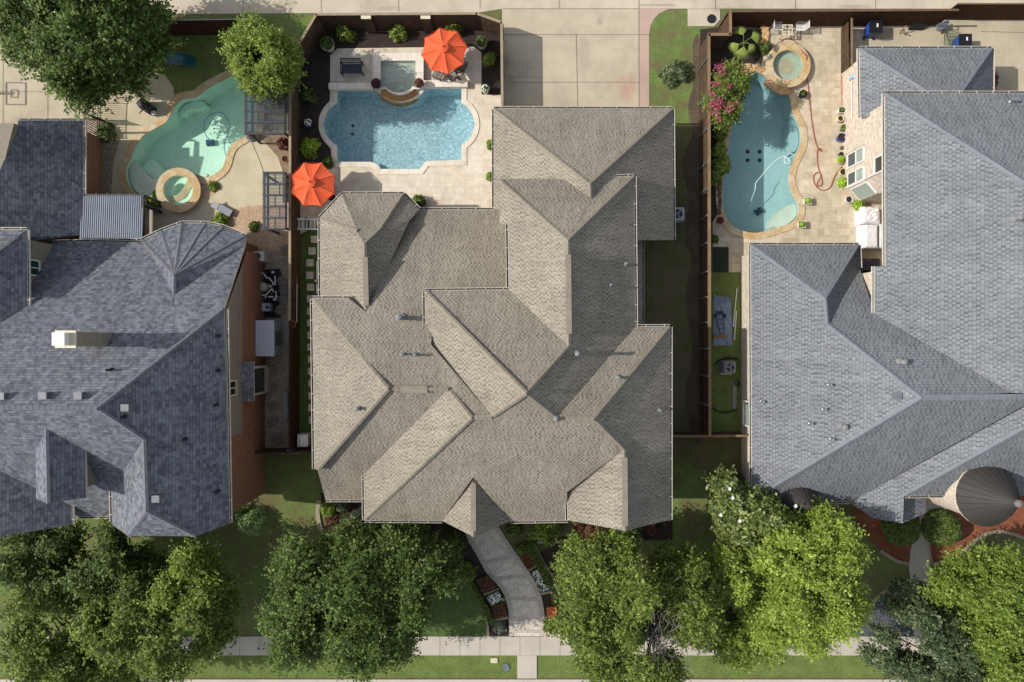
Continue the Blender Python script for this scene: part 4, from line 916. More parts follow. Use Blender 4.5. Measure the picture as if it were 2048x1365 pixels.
t = fence('short dark board fence with gate between left house and middle house', [(500, 907), (577, 906), (629, 903)], 1.9, m_woodd, m_woodd, -1, capw=.07)
postsR = [(1415.5, y) for y in (115, 188, 256, 324, 377, 430, 485, 543, 594, 645, 698, 753, 811)]
fR = fence('long brown board fence with steel posts left of the long right pool', [(1420, 872), (1418, 69), (1461, 69), (1461, 24)], 2.3, m_wood, m_fcap, -1, posts=postsR, capw=.17)
fence('dark stained board fence along the alley behind the white patio chairs', [(1457, 23), (1917, 20)], 2.1, m_woodd, m_fcapd, -1, rails=False, capw=.12)
fence('dark stained board fence along the alley behind the second blue bin', [(1916, 8), (2300, 8)], 2.1, m_woodd, m_fcapd, -1, rails=False, capw=.08)
fence('stained board gate panel between pool terrace and bins', [(1704, 37), (1704, 130)], 1.45, m_wood, m_fcap, 1, capw=.1, posts=[(1706, 43), (1706, 122)])
fence('brown cross fence with braces between middle house and right house', [(1343, 873), (1420, 873), (1498, 872)], 1.9, m_wood, m_fcap, -1, capw=.13)
fence('dark board fence with pale rail behind the play lawn', [(240, 43), (330, 41), (525, 38)], 2.1, m_woodd, m_steel, -1, capw=.05, rails=False)
# iron railing panels beside the left driveway
def railing(label, pts, h):
    t = thing('iron_railing', label, 'railing', (pts[0][0], pts[0][1], 0), 'iron railing panels by the left driveway')
    for (x0, y0), (x1, y1) in zip(pts[:-1], pts[1:]):
        a, c = Vector((x0, y0, 0)), Vector((x1, y1, 0)); d = c - a; L_ = d.length; n = max(2, int(L_ / .125))
        for zz in (.12, h):
            b = MB(); b.box((a + c) / 2 + Vector((0, 0, zz)), (L_, .04, .03), math.atan2(d.y, d.x)); b.build('rail', m_iron, t)
        b = MB()
        for i in range(n + 1): b.box(a + d * (i / n) + Vector((0, 0, h / 2)), (.03, .03, h))
        b.build('baluster', m_iron, t)
    for x, y in pts:
        b = MB(); b.box((x, y, (h + .05) / 2), (.06, .06, h + .1)); b.build('post', m_iron, t)
g = lambda x, y, z=1.5: tuple(P(x, y, z).to_2d())
railing('black iron railing panel beside the driveway, under the big tree', [g(168, 225), g(170, 190), g(182, 165)], 1.5)
railing('black iron railing panel next to the brick corner of the left house', [g(168, 262), g(168, 226), g(196, 235)], 1.5)
# ------------------------------------------------------------ umbrellas
m_orange = plain('orange_canvas', 'e8643e', .86, .85, var=.12, scale=1.1, spec=.15)
def umbrella(label, px, py, rot):
    h = 2.35; c = P(px, py, 2.15); t = thing('patio_umbrella', label, 'umbrella', (c.x, c.y, 0), 'orange patio umbrellas'); R_ = 1.43
    b = MB(); n = 8; ap = Vector((c.x, c.y, h + .32)); rim = []
    for i in range(n):
        a = rot + 2 * math.pi * i / n; rim.append(Vector((c.x + R_ * math.cos(a), c.y + R_ * math.sin(a), 2.12)))
    for i in range(n):
        p, q = rim[i], rim[(i + 1) % n]; m_ = 5
        rows = []
        for k in range(m_ + 1):
            f = k / m_; row = []
            for j in range(5):
                s_ = j / 4; e = p.lerp(q, s_); v = ap.lerp(e, f); sag = 4 * s_ * (1 - s_)
                v.z -= .07 * sag * f + .04 * math.sin(f * math.pi); v -= (v - Vector((c.x, c.y, v.z))) * (.055 * sag * f); row.append(v)
            rows.append(row)
        for k in range(m_):
            for j in range(4): b.poly([rows[k][j], rows[k + 1][j], rows[k + 1][j + 1], rows[k][j + 1]])
        b.poly([p, q, q - Vector((0, 0, .1)), p - Vector((0, 0, .1))])
    b.build('canopy', m_orange, t)
    b = MB()
    for i in range(n):
        a = rot + 2 * math.pi * (i + .5) / n; a2 = rot + 2 * math.pi * (i - .5) / n
        b.poly([ap + Vector((0, 0, .1)), Vector((c.x + .33 * math.cos(a2), c.y + .33 * math.sin(a2), h + .29)), Vector((c.x + .33 * math.cos(a), c.y + .33 * math.sin(a), h + .29))])
    b.build('vent_cap', m_orange, t)
    b = MB(); b.lathe((c.x, c.y, h + .36), [(.03, 0), (.045, .06), (.02, .12), (0, .14)], 10); b.build('finial', plain('finial_brown', '5a3020', .8), t)
    b = MB(); b.tube([(c.x, c.y, 0), (c.x, c.y, h + .3)], .022, 8); b.build('pole', m_dmetal, t)
    b = MB(); b.lathe((c.x, c.y, .03), [(.3, 0), (.3, .05), (.08, .09), (.05, .3)], 18); b.build('base', m_black, t)
    for i in range(n):
        b = MB(); e = rim[i]; b.tube([Vector((c.x, c.y, h + .26)), e - Vector((0, 0, .01))], .012, 4); b.build('rib', m_dmetal, t)
    return c
u1 = umbrella('orange octagonal umbrella on the terrace beside the ladder and the tan roof', 625, 368.5, math.radians(22))
u2 = umbrella('orange octagonal umbrella over the dining set beside the square spa', 888, 101.5, math.radians(11))
# ------------------------------------------------------------ furniture helpers
def metal_chair(name, label, p, rz, mat, group, w_=.56, seat=.43):
    t = thing(name, label, 'chair', p, group)
    R_ = Matrix.Rotation(rz, 4, 'Z'); T_m = Matrix.Translation(p) @ R_
    def bx(b, c, s_, rx=0): b.box(T_m @ Vector(c), s_, rz, 0, 0, rx)
    b = MB()
    for i in range(6): bx(b, (-w_ / 2 + .05 + i * (w_ - .1) / 5, 0, seat), (.055, .5, .02))
    bx(b, (0, .25, seat), (w_, .03, .03)); bx(b, (0, -.25, seat), (w_, .03, .03)); b.build('seat', mat, t)
    b = MB()
    for i in range(6): bx(b, (-w_ / 2 + .05 + i * (w_ - .1) / 5, .31, seat + .25), (.045, .02, .48), -.2)
    bx(b, (0, .36, seat + .5), (w_, .03, .05)); b.build('backrest', mat, t)
    for sx in (-1, 1):
        b = MB(); bx(b, (sx * w_ / 2, 0, seat + .2), (.05, .5, .03)); b.build('armrest', mat, t)
        for sy in (-1, 1):
            b = MB(); bx(b, (sx * w_ / 2, sy * .25, (seat + .2) / 2), (.035, .035, seat + .2)); b.build('leg', mat, t)
    return t
m_navy = plain('navy_paint', '23283a', .8, .45)
# bench with slatted back
p = P(704, 136, .4); t = thing('garden_bench', 'dark navy garden bench with slatted back on the travertine terrace', 'bench', (p.x, p.y, 0))
b = MB()
for i in range(5): b.box((p.x, p.y - .32 + i * .12, .44), (1.3, .105, .03))
b.build('seat', m_navy, t)
b = MB(); b.box((p.x, p.y + .36, .93), (1.36, .05, .07)); b.box((p.x, p.y + .26, .52), (1.3, .04, .06))
for i in range(11): b.box((p.x - .6 + i * .12, p.y + .31, .72), (.05, .02, .42), 0, 0, 0, -.24)
b.build('backrest', m_navy, t)
for sx in (-1, 1):
    b = MB(); b.box((p.x + sx * .66, p.y - .02, .66), (.06, .66, .04)); b.build('armrest', m_navy, t)
    for sy in (-1, 1):
        b = MB(); b.box((p.x + sx * .66, p.y - .02 + sy * .32, .33), (.07, .07, .64)); b.build('leg', m_navy, t)
# dining set under the umbrella
c = Vector((u2.x, u2.y, 0)); t = thing('dining_table', 'round dark metal table under the orange umbrella by the spa', 'table', c)
b = MB(); b.lathe(c, [(0, .7), (.55, .7), (.56, .72), (0, .73)], 26); b.build('tabletop', m_dmetal, t)
for i in range(4):
    a = .4 + i * math.pi / 2; b = MB(); b.tube([c + Vector((.3 * math.cos(a), .3 * math.sin(a), .7)), c + Vector((.42 * math.cos(a), .42 * math.sin(a), 0))], .02, 5); b.build('leg', m_dmetal, t)
for a, lb in ((-.35, 'dark metal chair on the right of the table under the umbrella'), (-1.15, 'dark metal chair below the table, nearer the right end of the low wall'), (-2.1, 'dark metal chair below the table, nearer the spa'), (1.2, 'dark metal chair hidden on the fence side of the umbrella table')):
    metal_chair('patio_chair', lb, c + Vector((1.0 * math.cos(a), 1.0 * math.sin(a), 0.04)), a - math.pi / 2, m_dmetal, 'dark chairs around the umbrella table')
c = P(638, 372); c.z = .04
metal_chair('patio_chair', 'dark metal chair peeking out from under the umbrella by the ladder', P(655, 380), -math.pi / 2, m_dmetal, 'dark chairs around the umbrella table')
t = thing('side_table', 'small round dark table with wire rim beside the lower umbrella', 'table', P(667, 398)); q = P(667, 398)
b = MB(); b.lathe(q, [(0, .5), (.24, .5), (.25, .52), (0, .52)], 18); b.build('tabletop', m_dmetal, t); b = MB(); b.tube([q, q + Vector((0, 0, .5))], .03, 6); b.build('leg', m_dmetal, t)
# white patio set by the alley fence
for x, rz, lb in ((1549, math.pi / 2, 'white metal slatted chair left of the square patio table'), (1595, -math.pi / 2, 'white metal slatted chair right of the square patio table')):
    metal_chair('white_chair', lb, P(x, 61.5, .0) + Vector((0, 0, .02)), rz, m_white, 'white chairs at the square patio table', .5)
p = P(1575, 60, .72); t = thing('patio_table', 'square cream metal patio table with scrollwork top', 'table', (p.x, p.y, 0)); b = MB()
for s_ in (-1, 1): b.box((p.x + s_ * .31, p.y, .7), (.06, .68, .03)); b.box((p.x, p.y + s_ * .31, .7), (.56, .06, .03)); b.box((p.x + s_ * .1, p.y, .7), (.03, .56, .02)); b.box((p.x, p.y + s_ * .1, .698), (.56, .03, .02))
for sx in (-1, 1):
    for sy in (-1, 1): b.lathe((p.x + sx * .2, p.y + sy * .2, .69), [(.05, 0), (.05, .02), (.085, .02), (.085, 0)], 10)
b.build('tabletop', m_cream, t)
for sx in (-1, 1):
    for sy in (-1, 1):
        b = MB(); b.box((p.x + sx * .3, p.y + sy * .3, .35), (.04, .04, .68)); b.build('leg', m_cream, t)
# ------------------------------------------------------------ extension ladder leaning level along the fence
t = thing('ladder', 'silver extension ladder lying beside the corner of the tan roof', 'ladder', P(600, 448)); m_alu = plain('aluminium', 'dfe3e6', .95, .5, .1)
a, c = P(586, 438.5, .6), P(641, 440, .6); a2, c2 = P(586, 458, .6), P(641, 459, .6)
for q0, q1 in ((a, c), (a2, c2)):
    b = MB(); d = q1 - q0; b.box((q0 + q1) / 2, (d.length, .09, .08), math.atan2(d.y, d.x)); b.build('side_rail', m_alu, t)
for i in range(7):
    b = MB(); f = (i + .5) / 7; b.tube([a.lerp(c, f), a2.lerp(c2, f)], .034, 6); b.build('rung', m_alu, t)
for q in (a, a2):
    b = MB(); b.box(q + Vector((0, 0, 0)), (.16, .1, .12)); b.build('foot', m_white, t)
b = MB(); b.box(P(614, 448, .28), (.08, .7, .5)); b.build('support', m_dmetal, t)
# stepping stones
st = None; m_step = plain('stepping_stone', 'cabfae', .95, .9, var=.12, scale=1.5, bump=.2)
ys = [(629, 479), (624, 502.5), (620, 526), (620, 551), (621, 575), (621, 598), (621.5, 623), (621.5, 646), (622, 671), (622, 695), (623, 719), (623, 743), (624, 767), (624, 792), (624, 816), (625, 841)]
NUM = ['first', 'second', 'third', 'fourth', 'fifth', 'sixth', 'seventh', 'eighth', 'ninth', 'tenth', 'eleventh', 'twelfth', 'thirteenth', 'fourteenth', 'fifteenth', 'sixteenth']
for i, (x, y) in enumerate(ys):
    p = P(x, y, .05)
    if st is None:
        b = MB(); b.box((p.x, p.y, .035), (.46, .46, .06)); st = b.build('stepping_stone', m_step, None, loc=(p.x, p.y, 0)); o = st
        tag(o, '', 'stepping stone', 'square stepping stones along the side of the middle house')
    else:
        o = st.copy(); COL.objects.link(o); o.location = (p.x, p.y, 0); o.rotation_euler = (0, 0, rng.uniform(-.04, .04))
    o['label'] = 'square concrete stepping stone, %s of the side yard row counted from the ladder' % NUM[i]
# poles hung on the fence
def pole(label, a, c, r, mats, name='pool_pole'):
    t = thing(name, label, 'pole', (a.x, a.y, 0)); b = MB(); b.tube([a, c], r, 6); b.build('shaft', mats[0], t)
    b = MB(); d = (a - c).normalized(); b.tube([a, a + d * .5], r * .9, 6); b.build('handle', mats[1], t); return t
m_purp = plain('purple_anodised', '5a4a8a', .8, .4, .3); m_handle = plain('pole_handle', '9a7c60', .8)
t = pole('purple pool pole with orange hook hung on the fence', P(586, 570, 1.6), P(587, 641, 1.6), .018, (m_purp, m_handle))
b = MB(); q = P(587, 649, 1.6); b.tube([q + Vector((.11 * math.cos(a), .2 * math.sin(a), 0)) for a in [k * math.pi / 8 for k in range(-4, 13)]], .02, 6); b.build('hook', m_orange, t)
pole('white pool pole hung on the fence beside the purple one', P(594, 568, 1.6), P(593.5, 645, 1.6), .018, (m_white, m_handle))
# pipework against the middle house
t = thing('pool_pipes', 'white pool plumbing pipes against the octagonal wing wall', 'pipes', P(634, 560)); 
b = MB(); b.tube([P(634, 523, .5), P(634, 560, .5)], .04, 6); b.tube([P(637.5, 530, .3), P(637.5, 552, .3)], .03, 6); b.build('pipe', m_white, t)
b = MB(); b.tube([P(634, 568, .5), P(634, 588, .5)], .05, 6); b.build('pipe', m_white, t)
for x, y in ((634, 563), (638, 538), (638, 558), (637, 583)):
    b = MB(); b.lathe(P(x, y, .3), [(.05, 0), (.07, .1), (.07, .3), (0, .32)], 8); b.build('valve', m_white, t)
# ------------------------------------------------------------ containers, machines, bins
def body_box(b, c, s_, rz=0, m=0, inset=.0):
    b.box(c, s_, rz, m)
p = P(524, 513, .9); t = thing('pool_heater', 'beige pool heater cabinet with round exhaust beside the brick wall', 'heater', (p.x, p.y, 0))
px0, px1 = P(504, 513, .95).x, P(534, 520, .6).x
b = MB(); b.box(((px0 + px1) / 2, p.y, .5), (px1 - px0 - .1, .6, .95)); b.build('cabinet', plain('heater_beige', 'dad6cc', .9, .5), t)
b = MB(); b.lathe((px0 + .35, p.y, .975), [(.2, 0), (.2, .03), (.1, .03), (.1, .0)], 18); b.build('exhaust', m_dmetal, t)
t = thing('storage_shed', 'small grey metal storage shed with ribbed lid beside the brick wall', 'shed', P(545, 680)); m_shed = plain('shed_metal', 'cdd3dc', .9, .4, .2, spec=.5, var=.05)
xa, xb_, ya, yb_ = P(498, 0, 1.65).x, P(548, 0, 1.65).x, P(0, 641, 1.65).y, P(0, 713, 1.65).y
b = MB(); b.box(((xa + xb_) / 2 + .03, (ya + yb_) / 2, .8), (xb_ - xa - .1, ya - yb_ - .1, 1.56)); b.build('body', m_shed, t)
b = MB(); b.box(((xa + xb_) / 2, (ya + yb_) / 2, 1.62), (xb_ - xa, ya - yb_, .05))
for i in range(9): b.box((xa + .1 + i * (xb_ - xa - .2) / 8, (ya + yb_) / 2, 1.65), (.03, ya - yb_ - .05, .02))
b.build('lid', m_shed, t)
b = MB(); b.box((xb_ + .01, (ya + yb_) / 2, .85), (.03, .9, 1.3)); b.build('door', m_steel, t)
# filter, pump, pipes
p = P(524.5, 574, .9); t = thing('pool_filter', 'round tan pool filter tank among white pipes', 'filter', (p.x, p.y, 0))
b = MB(); b.lathe((p.x, p.y, 0), [(.26, 0), (.29, .1), (.29, .75), (.22, .9), (.07, .95), (.06, 1.02), (0, 1.03)], 22); b.build('tank', plain('filter_tan', 'b0a797', .9, .5), t)
b = MB(); b.lathe((p.x, p.y, 0), [(.295, .5), (.31, .52), (.295, .54)], 22); b.build('clamp', m_dmetal, t)
p = P(531, 615, .5); t = thing('pump_box', 'pale grey equipment box with black knob below the filter', 'box', (p.x, p.y, 0))
b = MB(); b.box((p.x, p.y, .3), (.58, .5, .55)); b.build('body', plain('box_grey', 'b5bdc8', .9, .5), t); b = MB(); b.lathe((p.x + .17, p.y + .0, .57), [(.09, 0), (.09, .1), (0, .11)], 14); b.build('knob', m_navy, t)
for k, (x, y, lb) in enumerate(((509, 530, 'grey electrical box on the brick wall, below the heater'), (508, 545, 'bluish electrical box on the brick wall, second below the heater'))):
    p = P(x, y, 1.2); b = MB(); b.box((p.x, p.y, 1.2), (.22, .36, .5)); b.box((p.x + .115, p.y, 1.2), (.01, .3, .44)); tag(b.build('electrical_box', m_steel, None, loc=(p.x, p.y, 0)), lb, 'electrical box', 'electrical boxes on the brick wall')
t = thing('pool_pipes', 'white plumbing manifold around the tan filter tank', 'pipes', P(545, 570))
flat('dark_ground', m_black, [(506, 541), (560, 538), (566, 560), (562, 636), (510, 636), (504, 600)], 8)  # plain dark sheet on the ground under the pool equipment
for k, (x, y, r, h, lb) in enumerate(((514, 560, .2, .5, 'black drum left of the upper white pipes'), (547, 590, .22, .45, 'black pump housing under the white manifold, right of the filter'), (536, 548, .16, .5, 'small black valve drum at the top of the white pipes'), (516, 600, .18, .4, 'black drum between the filter and the grey box'))):
    p = P(x, y); t2 = thing('pump_drum', lb, 'pump', p, 'black pump drums around the white pipes'); b = MB(); b.lathe(p, [(r, 0), (r, h), (r * .8, h + .06), (r * .3, h + .08), (0, h + .1)], 16); b.build('body', m_black, t2); b = MB(); b.lathe(p + Vector((0, 0, h + .1)), [(.05, 0), (.05, .06), (0, .07)], 8); b.build('cap', m_dmetal, t2)
for q in ([(527, 547), (534, 557), (538, 556), (546, 566), (546, 571)], [(550, 552), (550.5, 571)], [(520, 591), (532, 590), (545, 577)], [(531, 590), (531, 597)], [(536, 594), (547, 594)], [(552, 583), (552, 600)], [(546, 579), (547, 585)]):
    b = MB(); b.tube([P(x, y, .6) for x, y in q], .045, 6); b.build('pipe', m_white, t)
for x, y in ((527, 547), (549, 546), (521, 546), (544, 574), (552, 600), (556, 595)):
    b = MB(); b.lathe(P(x, y, .2), [(.06, 0), (.08, .2), (.08, .35), (0, .38)], 8); b.build('valve', m_dmetal if x < 525 else m_white, t)
def flat_rock(x, y, r, mat, label, hgt=.07):
    p = P(x, y); n = 9; pts = [(p.x + r * rng.uniform(.75, 1.1) * math.cos(2 * math.pi * i / n), p.y + r * rng.uniform(.75, 1.1) * math.sin(2 * math.pi * i / n)) for i in range(n)]
    b = MB(); b.prism(pts, 0, hgt + .03); return tag(b.build('flagstone', mat, None, loc=(p.x, p.y, 0)), label, 'flagstone', 'loose flagstones on the gravel')
m_fl = plain('grey_flagstone', '857b6d', .85, .9, var=.2)
for x, y, lb in ((566, 562, 'grey flagstone right of the white manifold, uppermost'), (568, 580, 'grey flagstone right of the white manifold, second from the top'), (567, 598, 'grey flagstone right of the pump box, third from the top'), (562, 620, 'grey flagstone below and right of the pump box'), (572, 500, 'pale flagstone leaning by the fence above the heater'),
                 (545, 742, 'brown flagstone just below the shed'), (545, 775, 'brown flagstone right of the bay window'), (546, 812, 'brown flagstone level with the tan box'), (546, 842, 'brown flagstone between tan box and cross fence'), (556, 877, 'brown flagstone nearest the cross fence')):
    flat_rock(x, y, .36, m_fl, lb)
p = P(572, 812, .7); b = MB(); b.box((p.x, p.y, .4), (.26, 1.6, .8)); b.box((p.x, p.y, .82), (.3, 1.66, .04)); tag(b.build('utility_box', plain('tan_box', '8e8d8b', .8), None, loc=(p.x, p.y, 0)), 'narrow grey box standing against the thin topped fence', 'box')
for k, (x, lb) in enumerate(((599, 'thin white panel leaning at the cross fence, the left one'), (610, 'thick white panel leaning at the cross fence, the right one'))):
    p = P(x, 880, .6); b = MB(); b.box((p.x, p.y, .55), (.1 if k == 0 else .5, .75, 1.0), 0, 0, .12); b.box((p.x + .02, p.y - .36, .5), (.08, .03, .9)); tag(b.build('folded_panel', m_white, None, loc=(p.x, p.y, 0)), lb, 'panel', 'white panels at the cross fence')
def ac_unit(label, px, py, s_, mat, topz=.85):
    p = P(px, py, topz); t = thing('air_conditioner', label, 'air conditioner', (p.x, p.y, 0)); b = MB()
    b.box((p.x, p.y, topz / 2), (s_, s_, topz - .06))
    for i in range(10): b.box((p.x, p.y, .1 + i * .07), (s_ + .03, s_ + .03, .02))
    b.build('cabinet', mat, t)
    b = MB(); b.ring([(p.x + s_ * .36 * math.cos(a), p.y + s_ * .36 * math.sin(a)) for a in [k * math.pi / 12 for k in range(24)]], [(p.x + s_ * .5 * max(-1, min(1, 1.35 * math.cos(a))), p.y + s_ * .5 * max(-1, min(1, 1.35 * math.sin(a)))) for a in [k * math.pi / 12 for k in range(24)]], topz - .03, topz + .03); b.build('top_rim', mat, t)
    b = MB(); b.lathe((p.x, p.y, topz - .01), [(0, 0), (s_ * .37, 0)], 20); b.build('fan_well', m_black, t)
    b = MB()
    for k in range(3):
        a = k * 2.094 + .5; b.poly([(p.x, p.y, topz + .01), (p.x + s_ * .33 * math.cos(a), p.y + s_ * .33 * math.sin(a), topz + .03), (p.x + s_ * .33 * math.cos(a + .8), p.y + s_ * .33 * math.sin(a + .8), topz + .0)])
    b.lathe((p.x, p.y, topz), [(.06, 0), (.06, .05), (0, .06)], 10); b.build('fan', m_steel, t)
    b = MB()
    for r in (.12, .2, .28, .35):
        b.tube([(p.x + s_ * r * math.cos(a), p.y + s_ * r * math.sin(a), topz + .05) for a in [k * math.pi / 10 for k in range(21)]], .005, 4)
    b.build('grille', m_steel, t)
ac_unit('pale air conditioner half under the tan garage eave', 1356, 428, .8, plain('ac_white', 'b9c0c6', .8, .5))
ac_unit('grey air conditioner with visible fan on the artificial turf', 1460, 735, .72, plain('ac_grey', '7d8086', .8, .5))
p = P(1452, 736, .05); b = MB(); b.box((p.x, p.y, .06), (.75, .9, .1)); struct(b.build('concrete_pad', m_walk))
def bin_(label, px, py, h=1.05):
    p = P(px, py, h); t = thing('wheelie_bin', label, 'wheelie bin', (p.x, p.y, 0), 'black lidded blue wheelie bins'); m_bl = plain('bin_blue', '2350a8', .8, .45)
    b = MB(); lo = [(p.x - .26, p.y - .3, .06), (p.x + .28, p.y - .3, .06), (p.x + .28, p.y + .28, .06), (p.x - .26, p.y + .28, .06)]; hi = [(p.x - .38, p.y - .38, h - .08), (p.x + .36, p.y - .38, h - .08), (p.x + .36, p.y + .36, h - .08), (p.x - .38, p.y + .36, h - .08)]
    b.poly(lo[::-1])
    for i in range(4): j = (i + 1) % 4; b.poly([lo[i], lo[j], hi[j], hi[i]])
    b.build('body', m_bl, t)
    b = MB(); b.box((p.x - .01, p.y - .0, h - .05), (.8, .78, .06)); b.box((p.x + .02, p.y, h), (.66, .64, .05)); ld = b.build('lid', m_black, t)
    b = MB(); b.box((p.x + .05, p.y + .05, h + .03), (.1, .22, .012)); b.build('sticker', m_white, ld)
    for s_ in (-1, 1):
        b = MB(); b.tube([(p.x + s_ * .3 - .03, p.y - .34, .1), (p.x + s_ * .3 + .03, p.y - .34, .1)], .1, 12); b.build('wheel', m_black, t)
    b = MB(); b.tube([(p.x - .3, p.y - .44, h - .1), (p.x + .3, p.y - .44, h - .1)], .018, 6); b.build('handle', m_black, t)
bin_('blue wheelie bin with black lid beside the stained gate panel', 1753, 53); bin_('blue wheelie bin with dark lid right of the wire gate', 1932, 80)
p = P(1831, 58, .0); t = thing('trailer_board', 'dark grey folded board lying against the alley fence', 'board', p); b = MB(); b.box((p.x, p.y + .1, .35), (1.0, .08, .7), 0, 0, 0, -.5); b.box((p.x, p.y + .3, .62), (.8, .06, .3), 0, 0, 0, -.5); b.build('panel', m_dmetal, t); b = MB(); b.tube([(p.x - .4, p.y - .1, .05), (p.x + .4, p.y - .1, .05)], .03, 6); b.build('bar', m_dmetal, t)
t = thing('garden_cart', 'small broken wooden stand between the bin and dark board', 'stand', P(1806, 62)); 
for q in ([(1799, 66, .1), (1813, 52, .8)], [(1800, 60, .1), (1812, 66, .5)], [(1805, 56, .1), (1806, 68, .3)]):
    b = MB(); b.tube([P(*x) for x in q], .035, 6); b.build('leg', m_woodt, t)
t = thing('wire_gate', 'green metal wire gate leaning beside the second blue bin', 'gate', P(1885, 70)); m_gg = plain('green_metal', '3f5a34', .8, .5)
b = MB()
for i in range(12): b.tube([P(1889 + i * 2.6, 66 - i * .0, .15), P(1893 + i * 2.6, 94, .9)], .014, 4)
b.build('wire_panel', m_gg, t)
for q in ([(1889, 58, .15), (1889, 96, .9)], [(1889, 66, .2), (1918, 62, .2)], [(1890, 96, .9), (1920, 96, .9)], [(1890, 80, .5), (1915, 80, .5)]):
    b = MB(); b.tube([P(*x) for x in q], .02, 5); b.build('frame', m_gg, t)
t = thing('grill_cart', 'grey metal rack with handle leaning at the alley fence corner', 'rack', P(1880, 52)); b = MB(); b.box(P(1885, 52, .5), (.8, .4, .05), .4, 0, 0, .3)
for i in range(7): b.tube([P(1872 + i * 4, 62, .1), P(1878 + i * 4, 46, .9)], .015, 4)
b.build('rack', m_steel, t); b = MB(); b.tube([P(1893, 40, 1.0), P(1899, 38, 1.1), P(1897, 46, 1.0)], .03, 6); b.build('handle', m_dmetal, t)
# covered grills on the right terrace
def cover(label, x0, y0, x1, y1, h, mat, wob=.05, name='covered_grill'):
    a, c = P(x0, y1, h), P(x1, y0, h); b = MB(); nx, ny = 8, 9; g_ = []
    for j in range(ny + 1):
        row = []
        for i in range(nx + 1):
            u, v = i / nx, j / ny; e = min(u, 1 - u, v, 1 - v)
            row.append(Vector((a.x + (c.x - a.x) * u, a.y + (c.y - a.y) * v, h - (.10 if e == 0 else 0) - rng.uniform(0, wob))))
        g_.append(row)
    for j in range(ny):
        for i in range(nx): b.poly([g_[j][i], g_[j][i + 1], g_[j + 1][i + 1], g_[j + 1][i]])
    rim = g_[0] + [r[-1] for r in g_[1:]] + g_[-1][-2::-1] + [r[0] for r in g_[-2:0:-1]]
    cx, cy = (a.x + c.x) / 2, (a.y + c.y) / 2; n = len(rim); lo = [Vector((cx + (p.x - cx) * (1.05 + .05 * (k % 2)), cy + (p.y - cy) * (1.04 + .05 * (k % 2)), .04)) for k, p in enumerate(rim)]
    for k in range(n): b.poly([lo[k], lo[(k + 1) % n], rim[(k + 1) % n], rim[k]])
    return tag(b.build(name, mat, None, loc=(cx, cy, 0)), label, 'covered furniture')
m_cov = plain('white_cover', 'dcd9d8', .9, .7, var=.04)
cover('crumpled white cover over a grill beside the potted shrub', 1727, 413, 1762, 447, 1.1, m_cov, .1); cover('smooth white box shaped cover below the crumpled one', 1730, 449, 1757, 497, 1.1, m_cov, .02); cover('narrow white cover tight against the brick wall', 1759, 447, 1775, 497, .9, m_cov, .03)
cover('dark grey cover in the corner between the grey roofs', 1726, 517, 1762, 543, .9, plain('grey_cover', '55525a', .8, .8), .08)
# ------------------------------------------------------------ pots
def pot(x, y, r, h, mat, label, square=False, name='plant_pot', soil=True, group=None, z0=.0):
    p = P(x, y, h + z0); t = thing(name, label, 'plant pot', (p.x, p.y, z0), group)
    b = MB(); n = 4 if square else 20; k = math.sqrt(2) if square else 1
    prof = [(r * .72 * k, 0), (r * .98 * k, h * .92), (r * 1.06 * k, h * .94), (r * 1.06 * k, h), (r * .86 * k, h), (r * .84 * k, h * .8)]
    b.lathe((p.x, p.y, z0), prof, n, a0=math.pi / 4 if square else 0, a1=2 * math.pi + (math.pi / 4 if square else 0)); b.build('body', mat, t)
    if soil:
        b = MB(); b.lathe((p.x, p.y, z0), [(0, h * .82), (r * .85 * k, h * .82)], n, a0=math.pi / 4 if square else 0, a1=2 * math.pi + (math.pi / 4 if square else 0)); b.build('soil', m_mulch, t)
    return p
m_potw = plain('pot_white', 'd6d3cb', .85, .5); m_poty = plain('pot_yellow', 'd8cb9c', .85, .5); m_potb = plain('pot_blue', '25337e', .8, .25, spec=.8); m_potk = plain('pot_black', '24221f', .8, .5); m_pott = plain('pot_terracotta', '9a5a3c', .8, .8)
